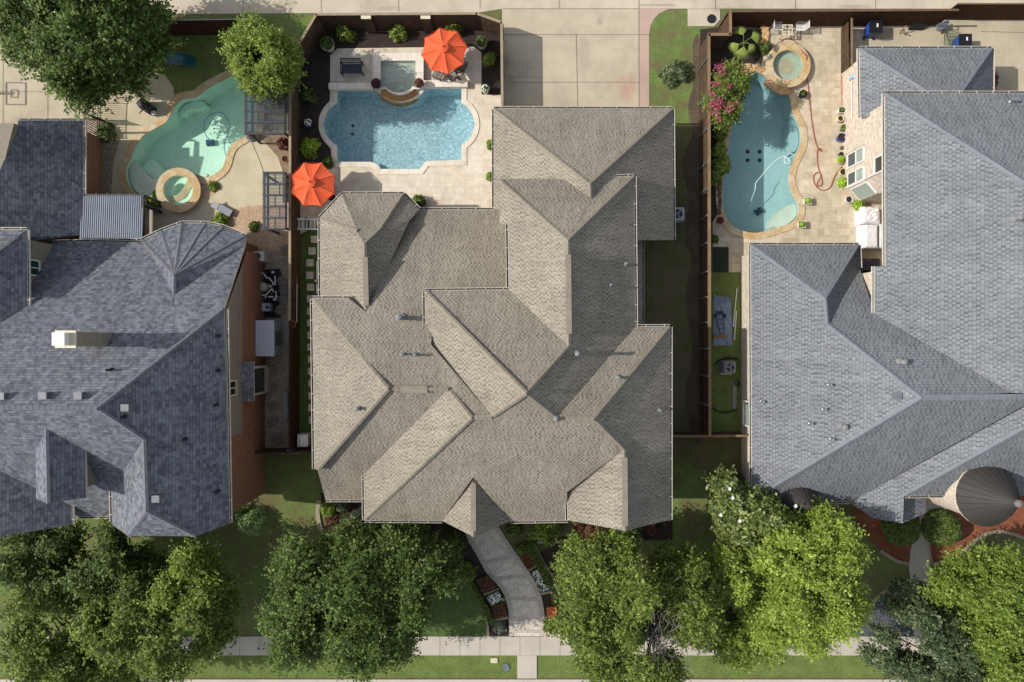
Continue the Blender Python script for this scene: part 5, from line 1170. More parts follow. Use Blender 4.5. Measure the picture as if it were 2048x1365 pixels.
POTS = [(654.5, 88, .42, .6, m_potw, 'big white planter with clipped shrub in the upper left bed', False, 'g', .46),
 (963, 84, .36, .6, m_potw, 'pale planter with shrub in the upper right bed', False, 'g', .36), (971, 178, .26, .45, m_potw, 'white pot of white flowers beside the fence', False, 'w', .26),
 (616.5, 246, .26, .5, m_potb, 'blue glazed pot of white flowers in the left bed', False, 'w', .24), (752.5, 168, .24, .4, m_potk, 'dark pot of purple leaves at the left corner of the spa', False, 'p', .33, .42), (838, 167, .24, .4, m_potw, 'pale pot of purple green leaves at the right corner of the spa', False, 'q', .3, .42),
 (1684, 220, .2, .4, m_potw, 'square white planter uppermost along the pinkish brick wall', True, 'd', .12), (1682, 237, .2, .45, m_poty, 'closed cream urn second along the brick wall', False, None, 0),
 (1689, 257, .2, .3, m_potk, 'low dark pot with rosette plant beside the blue urn', False, 'g', .24), (1684, 275, .26, .45, m_potb, 'large cobalt blue urn along the brick wall', False, None, 0), (1684, 296, .1, .2, m_potb, 'tiny blue pot between the blue urn and cream pots', False, 'b', .1),
 (1683, 308, .12, .3, m_potk, 'small dark pot just above the bright cream pot', False, None, 0), (1681, 320, .25, .4, m_poty, 'cream pot filled with bright green plant', False, 'y', .22), (1687, 344, .24, .4, m_poty, 'cream pot with dry soil where the hose ends', False, None, 0),
 (1684, 366, .2, .4, m_potw, 'white pot buried in leafy green shrub', False, 'y', .36), (1699, 399, .23, .4, m_potw, 'white round pot with bare soil near the angled window', False, None, 0), (1716, 410, .22, .35, m_potk, 'dark pot with spreading bright shrub beside the white cover', False, 'y', .42),
 (1616, 402, .22, .4, m_potw, 'tilted square white planter right of the pool, the upper one', True, 'y', .17), (1604, 449, .22, .4, m_potw, 'tilted square white planter right of the pool, the lower one', True, 'y', .17),
 (1607, 188, .24, .35, m_potk, 'dark wide planter with bare twigs below the round spa', False, 'd', .12), (1441, 441, .22, .35, m_pott, 'brown pot with red leaved plant at the lower pool end', False, 'r', .2), (570, 318, .2, .35, m_pott, 'terracotta pot at the fence beside the brick path', False, None, 0)]
pot_plants = []
for q in POTS:
    p = pot(q[0], q[1], q[2], q[3], q[4], q[5], q[6], z0=(q[9] if len(q) > 9 else .03))
    if q[7]: pot_plants.append((p, q[3] + (q[9] if len(q) > 9 else .03), q[8], q[7], q[5]))
# ------------------------------------------------------------ pergolas and patio cover
m_perg = plain('pergola_grey', '3f444c', .8, .55)
def pergola(label, x0, y0, x1, y1, h, nb, nv):
    a, c = P(x0, y1, h), P(x1, y0, h); t = thing('pergola', label, 'pergola', ((a.x + c.x) / 2, (a.y + c.y) / 2, 0), 'dark grey pergolas over the left pool terrace')
    for i in range(nb):
        y = a.y + (c.y - a.y) * i / (nb - 1); b = MB(); b.box(((a.x + c.x) / 2, y, h - .1), (c.x - a.x, .09, .2)); b.build('beam', m_perg, t)
    for f in (.0, .16, .97):
        b = MB(); b.box((a.x + (c.x - a.x) * f + .03, (a.y + c.y) / 2, h - .24), (.1, c.y - a.y, .14)); b.build('girder', m_perg, t)
    b = MB(); n = int((c.y - a.y) / .085)
    for i in range(n): b.box(((a.x + c.x) / 2, a.y + (i + .5) * (c.y - a.y) / n, h + .01), (c.x - a.x, .040, .02))
    b.build('slats', m_perg, t)
    for k in range(nb - 1):
        for f in nv[k % len(nv)]:
            b = MB(); b.box((a.x + (c.x - a.x) * f, a.y + (c.y - a.y) * (k + .5) / (nb - 1), h - .06), (.05, (c.y - a.y) / (nb - 1) - .09, .08)); b.build('cross_bar', m_perg, t)
    for x in (a.x + .12, c.x - .08):
        for y in (a.y + .1, c.y - .1):
            b = MB(); b.box((x, y, (h - .3) / 2), (.12, .12, h - .3)); b.build('post', m_perg, t)
pergola('dark slatted pergola partly under the bright green tree', 488, 178, 569, 267, 2.5, 5, [(.5, .82), (.35, .65), (.5, .8)])
pergola('dark slatted pergola below the curved deck beside the long fence', 525, 345, 570, 458, 2.5, 6, [(.55,), (.75,), (.55,), (.75,)])
a, c = P(158, 482, 2.75), P(287, 392, 2.6); t = thing('patio_cover', 'grey corrugated metal patio cover joining the left house', 'patio cover', ((a.x + c.x) / 2, (a.y + c.y) / 2, 0))
b = MB(); n = 30; m_cor = plain('corrugated_metal', '8c929c', .8, .5, .3, spec=.5, var=.1, scale=.8)
for i in range(n):
    xx = [a.x + (c.x - a.x) * (i + q) / n for q in (0, .25, .45, .75, 1)]; zz = [0, .0, .045, .045, 0]
    for q in range(4): b.poly([(xx[q], a.y, 2.72 + zz[q]), (xx[q + 1], a.y, 2.72 + zz[q + 1]), (xx[q + 1], c.y, 2.55 + zz[q + 1]), (xx[q], c.y, 2.55 + zz[q])])
b.build('roof', m_cor, t)
for x in (a.x + .1, (a.x + c.x) / 2, c.x - .1):
    b = MB(); b.box((x, c.y + .05, 1.25), (.12, .12, 2.5)); b.build('post', m_dmetal, t)
b = MB(); b.box(((a.x + c.x) / 2, c.y + .06, 2.48), (c.x - a.x, .1, .14)); b.build('beam', m_dmetal, t)
for i in range(6): b = MB(); x = a.x + .2 + (c.x - a.x - .4) * i / 5; b.box((x, c.y + .14, 2.45), (.07, .12, .1)); b.build('rafter_tail', m_dmetal, t)
b = MB(); b.box((c.x - .03, (a.y + c.y) / 2, 2.56), (.09, c.y - a.y, .16)); b.build('beam', m_dmetal, t)
# ------------------------------------------------------------ left yard things
t = thing('playground_slide', 'dark green plastic slide coming out from under the big tree', 'slide', P(340, 122)); m_sl = plain('slide_green', '2f6a72', .9, .3, spec=.6)
sp = smooth_px([(295, 112, 1.6), (320, 114, 1.2), (350, 119, .55), (366, 121, .22), (380, 122, .18)], 5, False); b = MB(); b2_ = MB(); rows = []
for x, y, z in sp:
    q = P(x, y, z); rows.append([q + Vector((0, o, e)) for o, e in ((-.38, .22), (-.33, .22), (-.28, .02), (0, 0), (.28, .02), (.33, .22), (.38, .22))])
for i in range(len(rows) - 1):
    for j in range(6): b.poly([rows[i][j], rows[i + 1][j], rows[i + 1][j + 1], rows[i][j + 1]])
b.build('chute', m_sl, t); q = P(380, 122, .18); b2_.lathe(q, [(.0, .0), (.3, .0), (.33, .22), (.38, .22), (.38, -.12)], 12, a0=-math.pi / 2, a1=math.pi / 2); b2_.build('lip', m_sl, t)
for o in (-.3, .3): b = MB(); q = P(322, 114, 1.1); b.tube([(q.x, q.y + o, 0), (q.x, q.y + o, 1.1)], .04, 6); b.build('post', m_dmetal, t)
t = thing('side_umbrella', 'small faded olive umbrella at the edge of the big tree', 'umbrella', P(276, 167)); q = P(276, 168, 1.9); b = MB(); n = 6
for i in range(n):
    a0, a1 = .35 + i * math.pi / 3, .35 + (i + 1) * math.pi / 3; b.poly([(q.x, q.y, 2.05), (q.x + .58 * math.cos(a0), q.y + .58 * math.sin(a0), 1.85), (q.x + .58 * math.cos(a1), q.y + .58 * math.sin(a1), 1.85)])
b.build('canopy', plain('olive_canvas', 'b3a97a', .82, .8), t); b = MB(); b.tube([(q.x, q.y, 0), (q.x, q.y, 2.0)], .02, 6); b.build('pole', m_dmetal, t); b = MB(); b.lathe((q.x, q.y, 2.04), [(.05, 0), (.03, .05), (0, .07)], 8); b.build('finial', m_black, t)
q = P(291, 212, .6); t = thing('outdoor_grill', 'black barbecue grill with a slatted side shelf on the left deck', 'grill', (q.x, q.y, 0)); b = MB(); b.box((q.x, q.y, .45), (.75, .55, .85), -.75); b.build('cabinet', m_black, t)
b = MB(); b.lathe((q.x, q.y, .88), [(.34, 0), (.3, .14), (.15, .24), (0, .27)], 14); b.build('lid', m_dmetal, t); b = MB(); a = P(287, 221, .7)
for i in range(5): b.box((a.x - .14 + i * .09, a.y - .05 + i * .08, .7), (.5, .06, .03), -.75 + math.pi / 2)
b.build('side_shelf', m_handle, t)
q = P(306, 226, .4); b = MB(); b.box((q.x, q.y, .38), (.26, .24, .03), .4)
for sx in (-1, 1):
    for sy in (-1, 1): b.box((q.x + sx * .1, q.y + sy * .1, .2), (.03, .03, .36), .4)
tag(b.build('stool', m_white, None, loc=(q.x, q.y, 0)), 'tiny white stool beside the black grill', 'stool')
t = thing('lounge_chair', 'faded grey folding lounger lying at the edge of the gravel', 'lounge chair', P(447, 420)); a, c = P(432, 411, .3), P(462, 428, .3); d = (c - a); b = MB(); b.box((a + c) / 2, (d.length, .45, .04), math.atan2(d.y, d.x)); b.build('seat', plain('lounger_grey', '8e8f98', .8, .7), t); b = MB(); b.box(a + Vector((.0, .0, .12)), (.4, .45, .04), math.atan2(d.y, d.x), 0, .5); b.build('backrest', m_white, t)
for f in (.1, .9): b = MB(); q = a.lerp(c, f); b.box((q.x, q.y, .14), (.04, .45, .28), math.atan2(d.y, d.x)); b.build('leg', m_steel, t)
t = thing('garden_statue', 'pale stone garden ornament at the end of the pergola', 'ornament', P(503, 275)); q = P(503, 275); b = MB(); b.lathe(q, [(.3, 0), (.34, .15), (.22, .32), (.26, .5), (.1, .7), (0, .74)], 12); b.build('stone', plain('ornament_stone', '8d8c8a', .8, .9, var=.3, scale=6, bump=.5), t)
p = P(300, 400); b = MB(); q0, q1 = P(288, 412, .4), P(321, 424, .4); b.box((q0 + q1) / 2, ((q1 - q0).length, .18, .4), math.atan2((q1 - q0).y, (q1 - q0).x)); tag(b.build('water_wall', m_black, None, loc=(q0.x, q0.y, 0)), 'low black bar between patio cover and left spa', 'low wall')
# pool cleaners and hoses
def hose(label, pts, r, mat, z=.0, name='garden_hose', cat='hose'):
    q = smooth_px(pts, 6, False); b = MB(); b.tube([P(x[0], x[1], x[2] if len(x) > 2 else z) for x in q], r, 6); return tag(b.build(name, mat, None, loc=tuple(P(pts[0][0], pts[0][1]))), label, cat)
m_hr = plain('hose_red', 'a8442e', .85, .5); m_hw = plain('hose_white', 'dfe6e6', .9, .4); m_hb = plain('hose_blue', '5a8fb0', .8, .4); m_hg = plain('hose_black', '1b1b1c', .9, .5)
hose('red garden hose snaking from the round spa to the cream pots', [(1555, 108, .3), (1551, 93, .5), (1563, 82, .1), (1575, 77, .1), (1590, 84, .1), (1605, 104, .5), (1613, 115, .5), (1614, 150, .1), (1617, 180, .1), (1623, 240, .1), (1631, 285, .1), (1638, 299, .1), (1643, 303, .1), (1640, 297, .1), (1634, 303, .1), (1635, 330, .1), (1642, 355, .1), (1644, 368, .1), (1637, 373, .12), (1634, 367, .1), (1641, 352, .14), (1636, 345, .1), (1627, 352, .1), (1629, 368, .1), (1643, 381, .1), (1660, 375, .1), (1670, 352, .1), (1684, 333, .1)], .022, m_hr)
hose('thin red hose running along the foot of the pinkish brick wall', [(1683, 150, .1), (1684, 180, .1), (1684, 205, .1), (1686, 230, .1)], .02, m_hr)
hose('white floating vacuum hose looping across the right pool', [(1501, 420, -.9), (1503, 400, -.5), (1510, 380, -.1), (1512, 366, -.06), (1525, 350, -.06), (1540, 332, -.06), (1556, 318, -.06), (1568, 313, -.06), (1578, 320, -.06), (1577, 328, -.06), (1569, 325, -.06), (1570, 314, -.06), (1580, 308, -.06), (1589, 311, -.06)], .021, m_hw, name='vacuum_hose')
hose('pale blue vacuum hose floating in a ring on the left pool', [(426, 285, -1.2), (414, 274, -.5), (409, 262, -.07), (409, 245, -.06), (416, 234, -.06), (430, 226, -.06), (444, 226, -.06), (454, 237, -.06), (459, 250, -.06), (457, 262, -.06), (451, 280, -.06), (449, 296, -.06), (452, 312, -.06)], .026, m_hb, name='vacuum_hose')
hose('black corrugated drain hose arcing behind the grey air conditioner', [(1430, 731, .1), (1437, 722, .1), (1450, 717, .1), (1462, 716, .1), (1475, 718, .1)], .05, m_hg, name='drain_hose'); hose('black corrugated drain hose arcing across the lower turf', [(1427, 816, .1), (1436, 823, .1), (1450, 825, .1), (1463, 823, .1), (1474, 818, .1)], .05, m_hg, name='drain_hose')
hose('thin brown cable lying across the aggregate deck', [(503, 284, .04), (510, 300, .04), (517, 316, .04), (524, 335, .04), (527, 345, .04)], .012, m_hg, name='cable', cat='cable')
def cleaner(label, x, y, z, mat, rz):
    p = P(x, y, z); t = thing('pool_cleaner', label, 'pool cleaner', p); b = MB(); b.box(p + Vector((0, 0, .14)), (.48, .3, .16), rz); b.box(p + Vector((0, 0, .24)), (.26, .18, .06), rz); b.build('body', mat, t)
    for s_ in (-1, 1):
        for e in (-1, 1):
            c_, s__ = math.cos(rz), math.sin(rz); w0 = p + Vector((e * .16 * c_ - s_ * .17 * s__, e * .16 * s__ + s_ * .17 * c_, .1)); n_v = Vector((-s__, c_, 0)) * .03
            b = MB(); b.tube([w0 - n_v, w0 + n_v], .09, 10); b.build('wheel', m_black, t)
cleaner('blue pool cleaner robot on the floor of the green pool', 422, 287, -1.48, plain('cleaner_blue', '1f4a78', .8, .4), .05); cleaner('dark pool cleaner with white hose in the right pool', 1516, 424, -1.48, plain('cleaner_dark', '23424c', .8, .4), .6)
for x, y, lb in ((415, 352, 'small blue and white float near the left spa'),):
    p = P(x, y, -.1); t = thing('pool_float', lb, 'float', p); b = MB(); b.lathe(p, [(0, .1), (.06, .1), (.1, .06), (.1, .0)], 14); b.build('body', m_hb, t); b = MB(); b.lathe(p + Vector((0, 0, .1)), [(.05, 0), (.05, .02), (0, .03)], 12); b.build('cap', m_white, t)
# brush leaning on the brick wall
p0, p1 = P(1709, 238, 1.3), P(1706, 163, 2.1); t = thing('pool_brush', 'blue and white pool brush on a pole leaning on the pinkish wall', 'pool brush', (p0.x, p0.y, 0))
p0 = Vector((X1 - .12, P(0, 238, 1.4).y, 1.45)); p1 = Vector((X1 - .12, P(0, 158, 1.4).y, 1.42)); b = MB(); b.tube([p0, p1], .022, 6); b.build('pole', m_white, t); b = MB(); b.box(p1 + Vector((0, .05, .03)), (.2, .2, .4)); b.build('brush_head', plain('brush_blue', '9fc3d8', .85), t)
# hand truck, tarp, plank, pipes on the turf
p = P(1439, 641, .1); t = thing('tarp', 'wrinkled pale blue tarp on the turf under the hand truck', 'tarp', (p.x, p.y, 0)); b = MB()
m_tarp = plain('tarp_blue', '7f93a8', .8, .6, var=.15, scale=2.5); nx, ny = 8, 16
for k, (q0, q1, q2, q3, z0) in enumerate((((1427, 692), (1465, 691), (1462, 603), (1427, 603), .06), ((1427, 610), (1460, 604), (1461, 596), (1427, 590), .08))):
    G_ = [[P(*lerp(lerp(q0, q1, i / nx), lerp(q3, q2, i / nx), j / ny), z0 + .03 * math.sin(i * 2.1 + j * 1.3) + rng.uniform(0, .02)) for i in range(nx + 1)] for j in range(ny + 1)]
    for j in range(ny):
        for i in range(nx): b.poly([G_[j][i], G_[j][i + 1], G_[j + 1][i + 1], G_[j + 1][i]])
b.build('sheet', m_tarp, t)
t = thing('hand_truck', 'dark blue hand truck lying on the pale blue tarp', 'hand truck', P(1440, 645)); m_ht = plain('handtruck_blue', '26344f', .8, .5)
for q in ([(1433, 636), (1440, 668)], [(1447, 634), (1448, 668)]): b = MB(); b.tube([P(x, y, .22) for x, y in q], .022, 6); b.build('rail', m_ht, t)
for y in (640, 648, 657, 668): b = MB(); f = (y - 636) / 32; b.tube([P(1433 + 7 * f, y, .22), P(1447 + f, y, .22)], .018, 6); b.build('cross_bar', m_ht, t)
for x in (1431, 1449): b = MB(); q = P(x, 632, .14); b.tube([q - Vector((.05, 0, 0)), q + Vector((.05, 0, 0))], .13, 14); b.build('wheel', m_black, t)
b = MB(); b.box(P(1440, 626, .15), (.42, .2, .03)); b.build('toe_plate', m_ht, t)
p = P(1441, 673, .12); b = MB(); b.box(p, (.9, .2, .05), .03); b.box(p + Vector((0.02, -.03, .0)), (.8, .02, .06), .03); tag(b.build('plank', plain('plank_wood', '9a6f45', .8), None, loc=(p.x, p.y, 0)), 'short wooden plank across the lower end of the tarp', 'plank')
for k, (q0, q1, lb) in enumerate((((1474, 577), (1467, 651), 'white plastic pipe on the turf, the upper one'), ((1473, 622), (1469, 678), 'white plastic pipe on the turf, the lower one'))):
    b = MB(); b.tube([P(*q0, .1), P(*q1, .1)], .035, 8); b.tube([P(*q1, .1), P(*q1, .1) + Vector((0, -.08, 0))], .045, 8); tag(b.build('plastic_pipe', m_white, None, loc=tuple(P(*q0))), lb, 'pipe', 'white pipes on the turf')
p = P(1469, 790, .1); b = MB(); b.box(p, (.26, 1.8, .1), -.03); b.box(p + Vector((0, .6, .06)), (.05, .4, .03)); tag(b.build('grey_board', plain('board_grey', '8a8a86', .8), None, loc=(p.x, p.y, 0)), 'weathered grey board lying below the grey air conditioner', 'board')
p = P(1473, 767, .2); t = thing('bucket', 'small black bucket on the end of the grey board', 'bucket', p); b = MB(); b.lathe(p, [(.13, -.12), (.17, .15), (.15, .15), (.12, -.08), (0, -.08)], 16); b.build('body', m_black, t); b = MB(); b.tube([p + Vector((.17 * math.cos(a), .0, .15 + .12 * math.sin(a))) for a in [k * math.pi / 8 for k in range(9)]], .008, 4); b.build('handle', m_steel, t)
m_mat = plain('green_mat', '2b3a26', .7, .9); p = P(1441, 520); b = MB(); b.box((p.x, p.y, .06), (1.0, 1.6, .03)); b.box((p.x, p.y, .08), (.9, 1.5, .015)); tag(b.build('outdoor_mat', m_mat, None, loc=(p.x, p.y, 0)), 'dark green rectangular mat at the start of the artificial turf', 'mat')
# basketball goal standing just outside the left edge: only its shadow reaches the picture
hx, hy = -35.6, P(0, 186).y; t = thing('basketball_goal', 'basketball goal with clear board casting its shadow on the left driveway', 'basketball goal', (hx - 1.2, hy, 0))
b = MB(); b.box((hx - 1.2, hy, 1.3), (.12, .12, 2.6)); b.build('post', m_black, t)
b = MB(); b.tube([(hx - 1.2, hy, 2.5), (hx - .1, hy + .0, 3.2)], .07, 6); b.build('arm', m_black, t)
bx0, bx1, bz0, bz1 = hx - .02, hx + .02, 2.72, 3.75
b = MB()
for zz in (bz0, bz1): b.box((hx, hy, zz), (.05, 1.45, .07))
for s_ in (-1, 1): b.box((hx, hy + s_ * .7, (bz0 + bz1) / 2), (.05, .07, bz1 - bz0))
b.box((hx, hy, 3.35), (.04, .5, .04)); b.box((hx, hy, 2.98), (.04, .5, .04)); b.box((hx, hy + .25, 3.16), (.04, .04, .4)); b.box((hx, hy - .25, 3.16), (.04, .04, .4)); b.build('backboard', m_black, t)
b = MB(); b.tube([(hx + .3 + .23 * math.cos(a), hy + .23 * math.sin(a), 2.95) for a in [k * math.pi / 10 for k in range(21)]], .015, 6); b.build('rim', m_orange, t)
# ------------------------------------------------------------ lids and small marks
def lid(label, x, y, r, mat, name='manhole_cover'):
    t = thing(name, label, 'utility cover', P(x, y)); b = MB(); b.lathe(P(x, y, .05), [(0, .02), (r * .8, .02), (r * .82, .03), (r, .03), (r, -.04)], 22); b.build('lid', mat, t); b = MB()
    for i in range(-2, 3): b.box(P(x, y, .075) + Vector((i * r * .25, 0, 0)), (r * .08, r * 1.1, .008))
    b.build('ribs', mat, t)
lid('dark round utility cover on the concrete pad by the driveway lawn', 1423, 38, .28, m_dmetal); lid('round grey utility cover in the verge beside the kerb walk', 1012, 1335, .22, m_steel)
p = P(988, 1320.5); t = thing('valve_box', 'small rectangular tan valve box set in the verge', 'valve box', p); b = MB(); b.box(p + Vector((0, 0, .05)), (.44, .3, .08)); b.build('lid', m_cream, t); b = MB(); b.box(p + Vector((.1, 0, .095)), (.06, .03, .012)); b.build('pull', m_black, t)
# rocks around the right spa and pool end
def rocks(label, spots, mat, rr, z=.1, name='rock_border'):
    me = MB()
    c0 = P(*spots[0])
    t = thing(name, label, 'rocks', c0)
    for x, y in spots:
        p = P(x, y, z); b = MB(); r = rr * rng.uniform(.75, 1.25); n = 7; prof = [(r, -.15), (r * 1.05, 0), (r * .8, r * .45), (r * .35, r * .62), (0, r * .65)]
        base = [rng.uniform(.75, 1.2) for _ in range(n)]; a0 = rng.uniform(0, 6)
        for k in range(len(prof) - 1):
            for i in range(n):
                j = (i + 1) % n
                def v(q, i_): return Vector((p.x + prof[q][0] * base[i_] * math.cos(a0 + 2 * math.pi * i_ / n), p.y + prof[q][0] * base[i_] * math.sin(a0 + 2 * math.pi * i_ / n), p.z + prof[q][1] * base[(i_ + q) % n]))
                b.poly([v(k, i), v(k, j), v(k + 1, j), v(k + 1, i)])
        b.build('rock', mat, t)
m_rock = plain('golden_rock', 'c9a274', .85, .9, var=.3, scale=4, bump=.4); m_rockg = plain('brown_rock', '7b6350', .8, .9, var=.3, scale=4, bump=.4)
arcp = [(1571 + 45 * math.cos(math.radians(a)) * k, 135 - 45 * math.sin(math.radians(a)) * k) for a in range(-140, -85, 6) for k in (.78, .94, 1.08)]
rocks('golden rock spillway on the lower edge of the round right spa', arcp, m_rock, .15, .3, 'rock_spillway')
rocks('golden rocks stacked between the palm bed and white chairs', [(1527 + rng.uniform(-4, 4), 55 + i * 4.2) for i in range(8)] + [(1533 + rng.uniform(-3, 3), 58 + i * 5) for i in range(6)], m_rock, .16)
rocks('golden rocks along the upper end of the right pool', [(1482 + i * 5.5, 133 + (i % 3) * 4 + rng.uniform(-2, 2)) for i in range(9)] + [(1484 + i * 6, 141 + rng.uniform(-2, 2)) for i in range(7)], m_rock, .15)
rocks('brown rocks lining the left edge of the right pool', [(1441 - (abs(y - 400) * .0) + rng.uniform(-3, 2) + max(0, (350 - y)) * .17, y) for y in range(300, 430, 7)], m_rockg, .14)
rocks('pale rocks at the lower corner of the front bed', [(1092 + i * 7, 1268 + rng.uniform(-3, 3)) for i in range(5)] + [(1108 + i * 6, 1258 + rng.uniform(-3, 3)) for i in range(4)], plain('pale_rock', 'b5a890', .8, .9, var=.2), .17)
# ------------------------------------------------------------ foliage
nr = np.random.RandomState(11)
def leaf_obj(name, pos, nrm, size, mat, parent=None, loc=(0, 0, 0), elong=1.5, rnd=None):
    n = len(pos); nrm = nrm / np.linalg.norm(nrm, axis=1, keepdims=True)
    r = nr.normal(size=(n, 3)); u = r - nrm * (r * nrm).sum(1, keepdims=True); u /= np.linalg.norm(u, axis=1, keepdims=True) + 1e-9; v = np.cross(nrm, u)
    s_ = size.reshape(-1, 1); a = u * s_ * elong * .5; b = v * s_ * .5
    q = np.stack([pos - a, pos - b + a * .1 - nrm * s_ * .08, pos + a, pos + b + a * .1 - nrm * s_ * .08], 1).reshape(-1, 3) - np.array(loc)
    me = bpy.data.meshes.new(name); me.vertices.add(4 * n); me.vertices.foreach_set('co', q.astype(np.float32).ravel())
    me.loops.add(4 * n); me.loops.foreach_set('vertex_index', np.arange(4 * n, dtype=np.int32))
    me.polygons.add(n); me.polygons.foreach_set('loop_start', np.arange(0, 4 * n, 4, dtype=np.int32)); me.polygons.foreach_set('loop_total', np.full(n, 4, dtype=np.int32))
    me.materials.append(mat); me.update(calc_edges=True)
    at = me.attributes.new('rnd', 'FLOAT', 'FACE'); rv = nr.uniform(0, 1, n) if rnd is None else np.clip(rnd, 0, 1)
    at.data.foreach_set('value', rv.astype(np.float32)); me.validate()
    o = bpy.data.objects.new(name, me); COL.objects.link(o)
    if parent is not None: o.parent = parent
    else: o.location = loc
    ORIG[o.name] = Vector(loc)
    return o
def twigs(ends, starts, per, ln, spread, size, out_c, up=1.0, jit=.5, droop=0.):
    """leaves along short shoots that leave each branch end"""
    n = len(ends); k = per
    base = np.repeat(ends, k, 0) + nr.normal(scale=spread * .45, size=(n * k, 3))
    dirv = base - out_c; dirv /= np.linalg.norm(dirv, axis=1, keepdims=True) + 1e-9
    d = dirv * .7 + nr.normal(scale=.55, size=base.shape); d /= np.linalg.norm(d, axis=1, keepdims=True); d[:, 2] -= droop
    m = 9; t = np.tile(np.linspace(0.0, 1, m), n * k).reshape(-1, 1)
    pos = np.repeat(base, m, 0) + np.repeat(d, m, 0) * t * ln * nr.uniform(.5, 1.2, (n * k, 1)).repeat(m, 0) + nr.normal(scale=size * jit, size=(n * k * m, 3))
    nm = np.repeat(dirv, m, 0) * .5 + np.array([0, 0, up]) + nr.normal(scale=.5, size=pos.shape)
    tone = np.repeat(np.clip(nr.normal(.42, .2, n * k), 0, 1), m) + nr.normal(scale=.18, size=len(pos))
    return pos, nm, size * nr.uniform(.65, 1.25, len(pos)), tone
m_bark = plain('bark', '5b5046', .7, .95, var=.3, scale=5, bump=.5); m_barkg = plain('pale_bark', '8a8278', .75, .95, var=.25, scale=5)
def tree(name, label, group, blobs, zb, zt, mat, trunk, nbr=120, per=9, leaf=.17, ln=.8, spread=.55, bark=None, elong=1.5, shell=.55, droop=.1, lowf=.0, cat='tree', gap=-.45, hole=None):
    leaf *= .62; spread *= .8; per = int(per * 1.6); nbr = int(nbr * .9); ln *= 1.15
    """blobs: (px, py, radius in photo px) lobes of the crown seen from above; zb..zt crown height range"""
    tp = P(*trunk); t = thing(name, label, cat, tp, group); zc = zb + (zt - zb) * .35
    tot = sum(b_[2] ** 2 for b_ in blobs); E_, C_ = [], []
    for bx, by, br in blobs:
        c = P(bx, by, zc + (zt - zc) * .45); R = max(.5, br * (H - c.z) * K - ln * .55 - .25); n = max(6, int(nbr * 1.25 * br * br / tot)); k = 0; tr_ = 0
        hz = (zt - zc) * (.55 + .45 * br / max(q[2] for q in blobs))
        while k < n:
            d = nr.normal(size=3); d /= np.linalg.norm(d)
            if d[2] < -.35 + lowf: continue
            tr_ += 1
            gx, gy = c.x + d[0] * R, c.y + d[1] * R
            if hole and math.hypot((gx - P(hole[0], hole[1], zc + 2).x), (gy - P(hole[0], hole[1], zc + 2).y) * .62) < hole[2] * S: continue
            if tr_ < n * 4 and math.sin(1.9 * gx + bx) + math.sin(2.3 * gy + by) + math.sin(1.1 * (gx + gy) + bx * .3) + .5 * math.sin(4.1 * gx - 3.3 * gy) < gap: continue
            f = nr.uniform(shell, 1.0) ** .6 * (1 + .10 * math.sin(3 * math.atan2(d[1], d[0]) + bx) + .06 * math.sin(7 * math.atan2(d[1], d[0]) + by))
            E_.append((c.x + d[0] * R * f, c.y + d[1] * R * f, zc + (d[2] * hz * f if d[2] > 0 else d[2] * (zc - zb) * f))); C_.append((c.x, c.y, zc - .5)); k += 1
    E_ = np.array(E_); C_ = np.array(C_)
    pos, nm, sz, tone = twigs(E_, None, per, ln, spread, leaf, np.repeat(C_, per, 0), droop=droop)
    leaf_obj('crown', pos, nm, sz, mat, t, tuple(tp), elong, tone)
    b = MB(); top = Vector((tp.x * .7 + E_[:, 0].mean() * .3, tp.y * .7 + E_[:, 1].mean() * .3, zb + (zc - zb) * .6)); r0 = .035 * (zt) ** .9
    b.tube([tp, tp.lerp(top, .5) + Vector((.06, -.04, 0)), top], r0, 9, 0, r1=r0 * .7)
    idx = nr.choice(len(E_), min(len(E_), 46), replace=False)
    for i in idx:
        e = Vector(E_[i]); m1 = top.lerp(e, .45) + Vector((nr.normal() * .15, nr.normal() * .15, .35)); b.tube([top, m1, e], r0 * .38, 5, 0, r1=.012, caps=False)
    b.build('trunk', bark or m_bark, t)
    return t
G = lambda a, k: mul(lin(a), k * 1.15)
lf_dark = leaf_mat('leaf_dark_green', G('455829', .68), G('5c7034', .86), G('82934f', 1.12)); lf_mid = leaf_mat('leaf_mid_green', G('455828', .66), G('5a6d34', .84), G('80924b', 1.12))
lf_yel = leaf_mat('leaf_yellow_green', G('687a30', .88), G('889a40', 1.02), G('abb85f', 1.15)); lf_bri = leaf_mat('leaf_bright_green', G('5a702c', .85), G('788a3c', 1.), G('9cab54', 1.15))
lf_oli = leaf_mat('leaf_olive', G('51602a', .72), G('6c7d38', .92), G('93a04f', 1.15)); lf_blue = leaf_mat('leaf_blue_green', G('43533a', .75), G('5a6a46', .95), G('86906a', 1.15)); lf_mag = leaf_mat('leaf_magnolia', G('3f4c22', .7), G('66743a', .85), G('a2aa70', 1.), .15, .35)
TG = 'street trees along the sidewalk'
tree('shade_tree', 'huge dark green tree overhanging the alley and left driveway', None, [(150, 40, 135), (60, 45, 95), (230, 45, 75), (160, 100, 74), (75, 95, 58), (232, 88, 42), (125, 165, 38), (190, -10, 110)], 2.2, 8.6, lf_dark, (190, 120), 640, 12, .20, .75, .55)
tree('shade_tree', 'bright yellow green tree beside the slatted pergola and the long fence', None, [(515, 112, 72), (472, 95, 38), (552, 90, 40), (538, 160, 36), (500, 60, 34), (560, 128, 34)], 2.4, 6.4, lf_bri, (540, 130), 260, 12, .15, .6, .4)
tree('street_tree', 'wide olive green tree in front of the left house, leftmost along the sidewalk', TG, [(235, 1250, 110), (100, 1290, 110), (340, 1290, 100), (180, 1330, 120), (390, 1230, 60), (60, 1200, 55)], 2.4, 8.5, lf_oli, (240, 1280), 560, 11, .17, .7, .5)
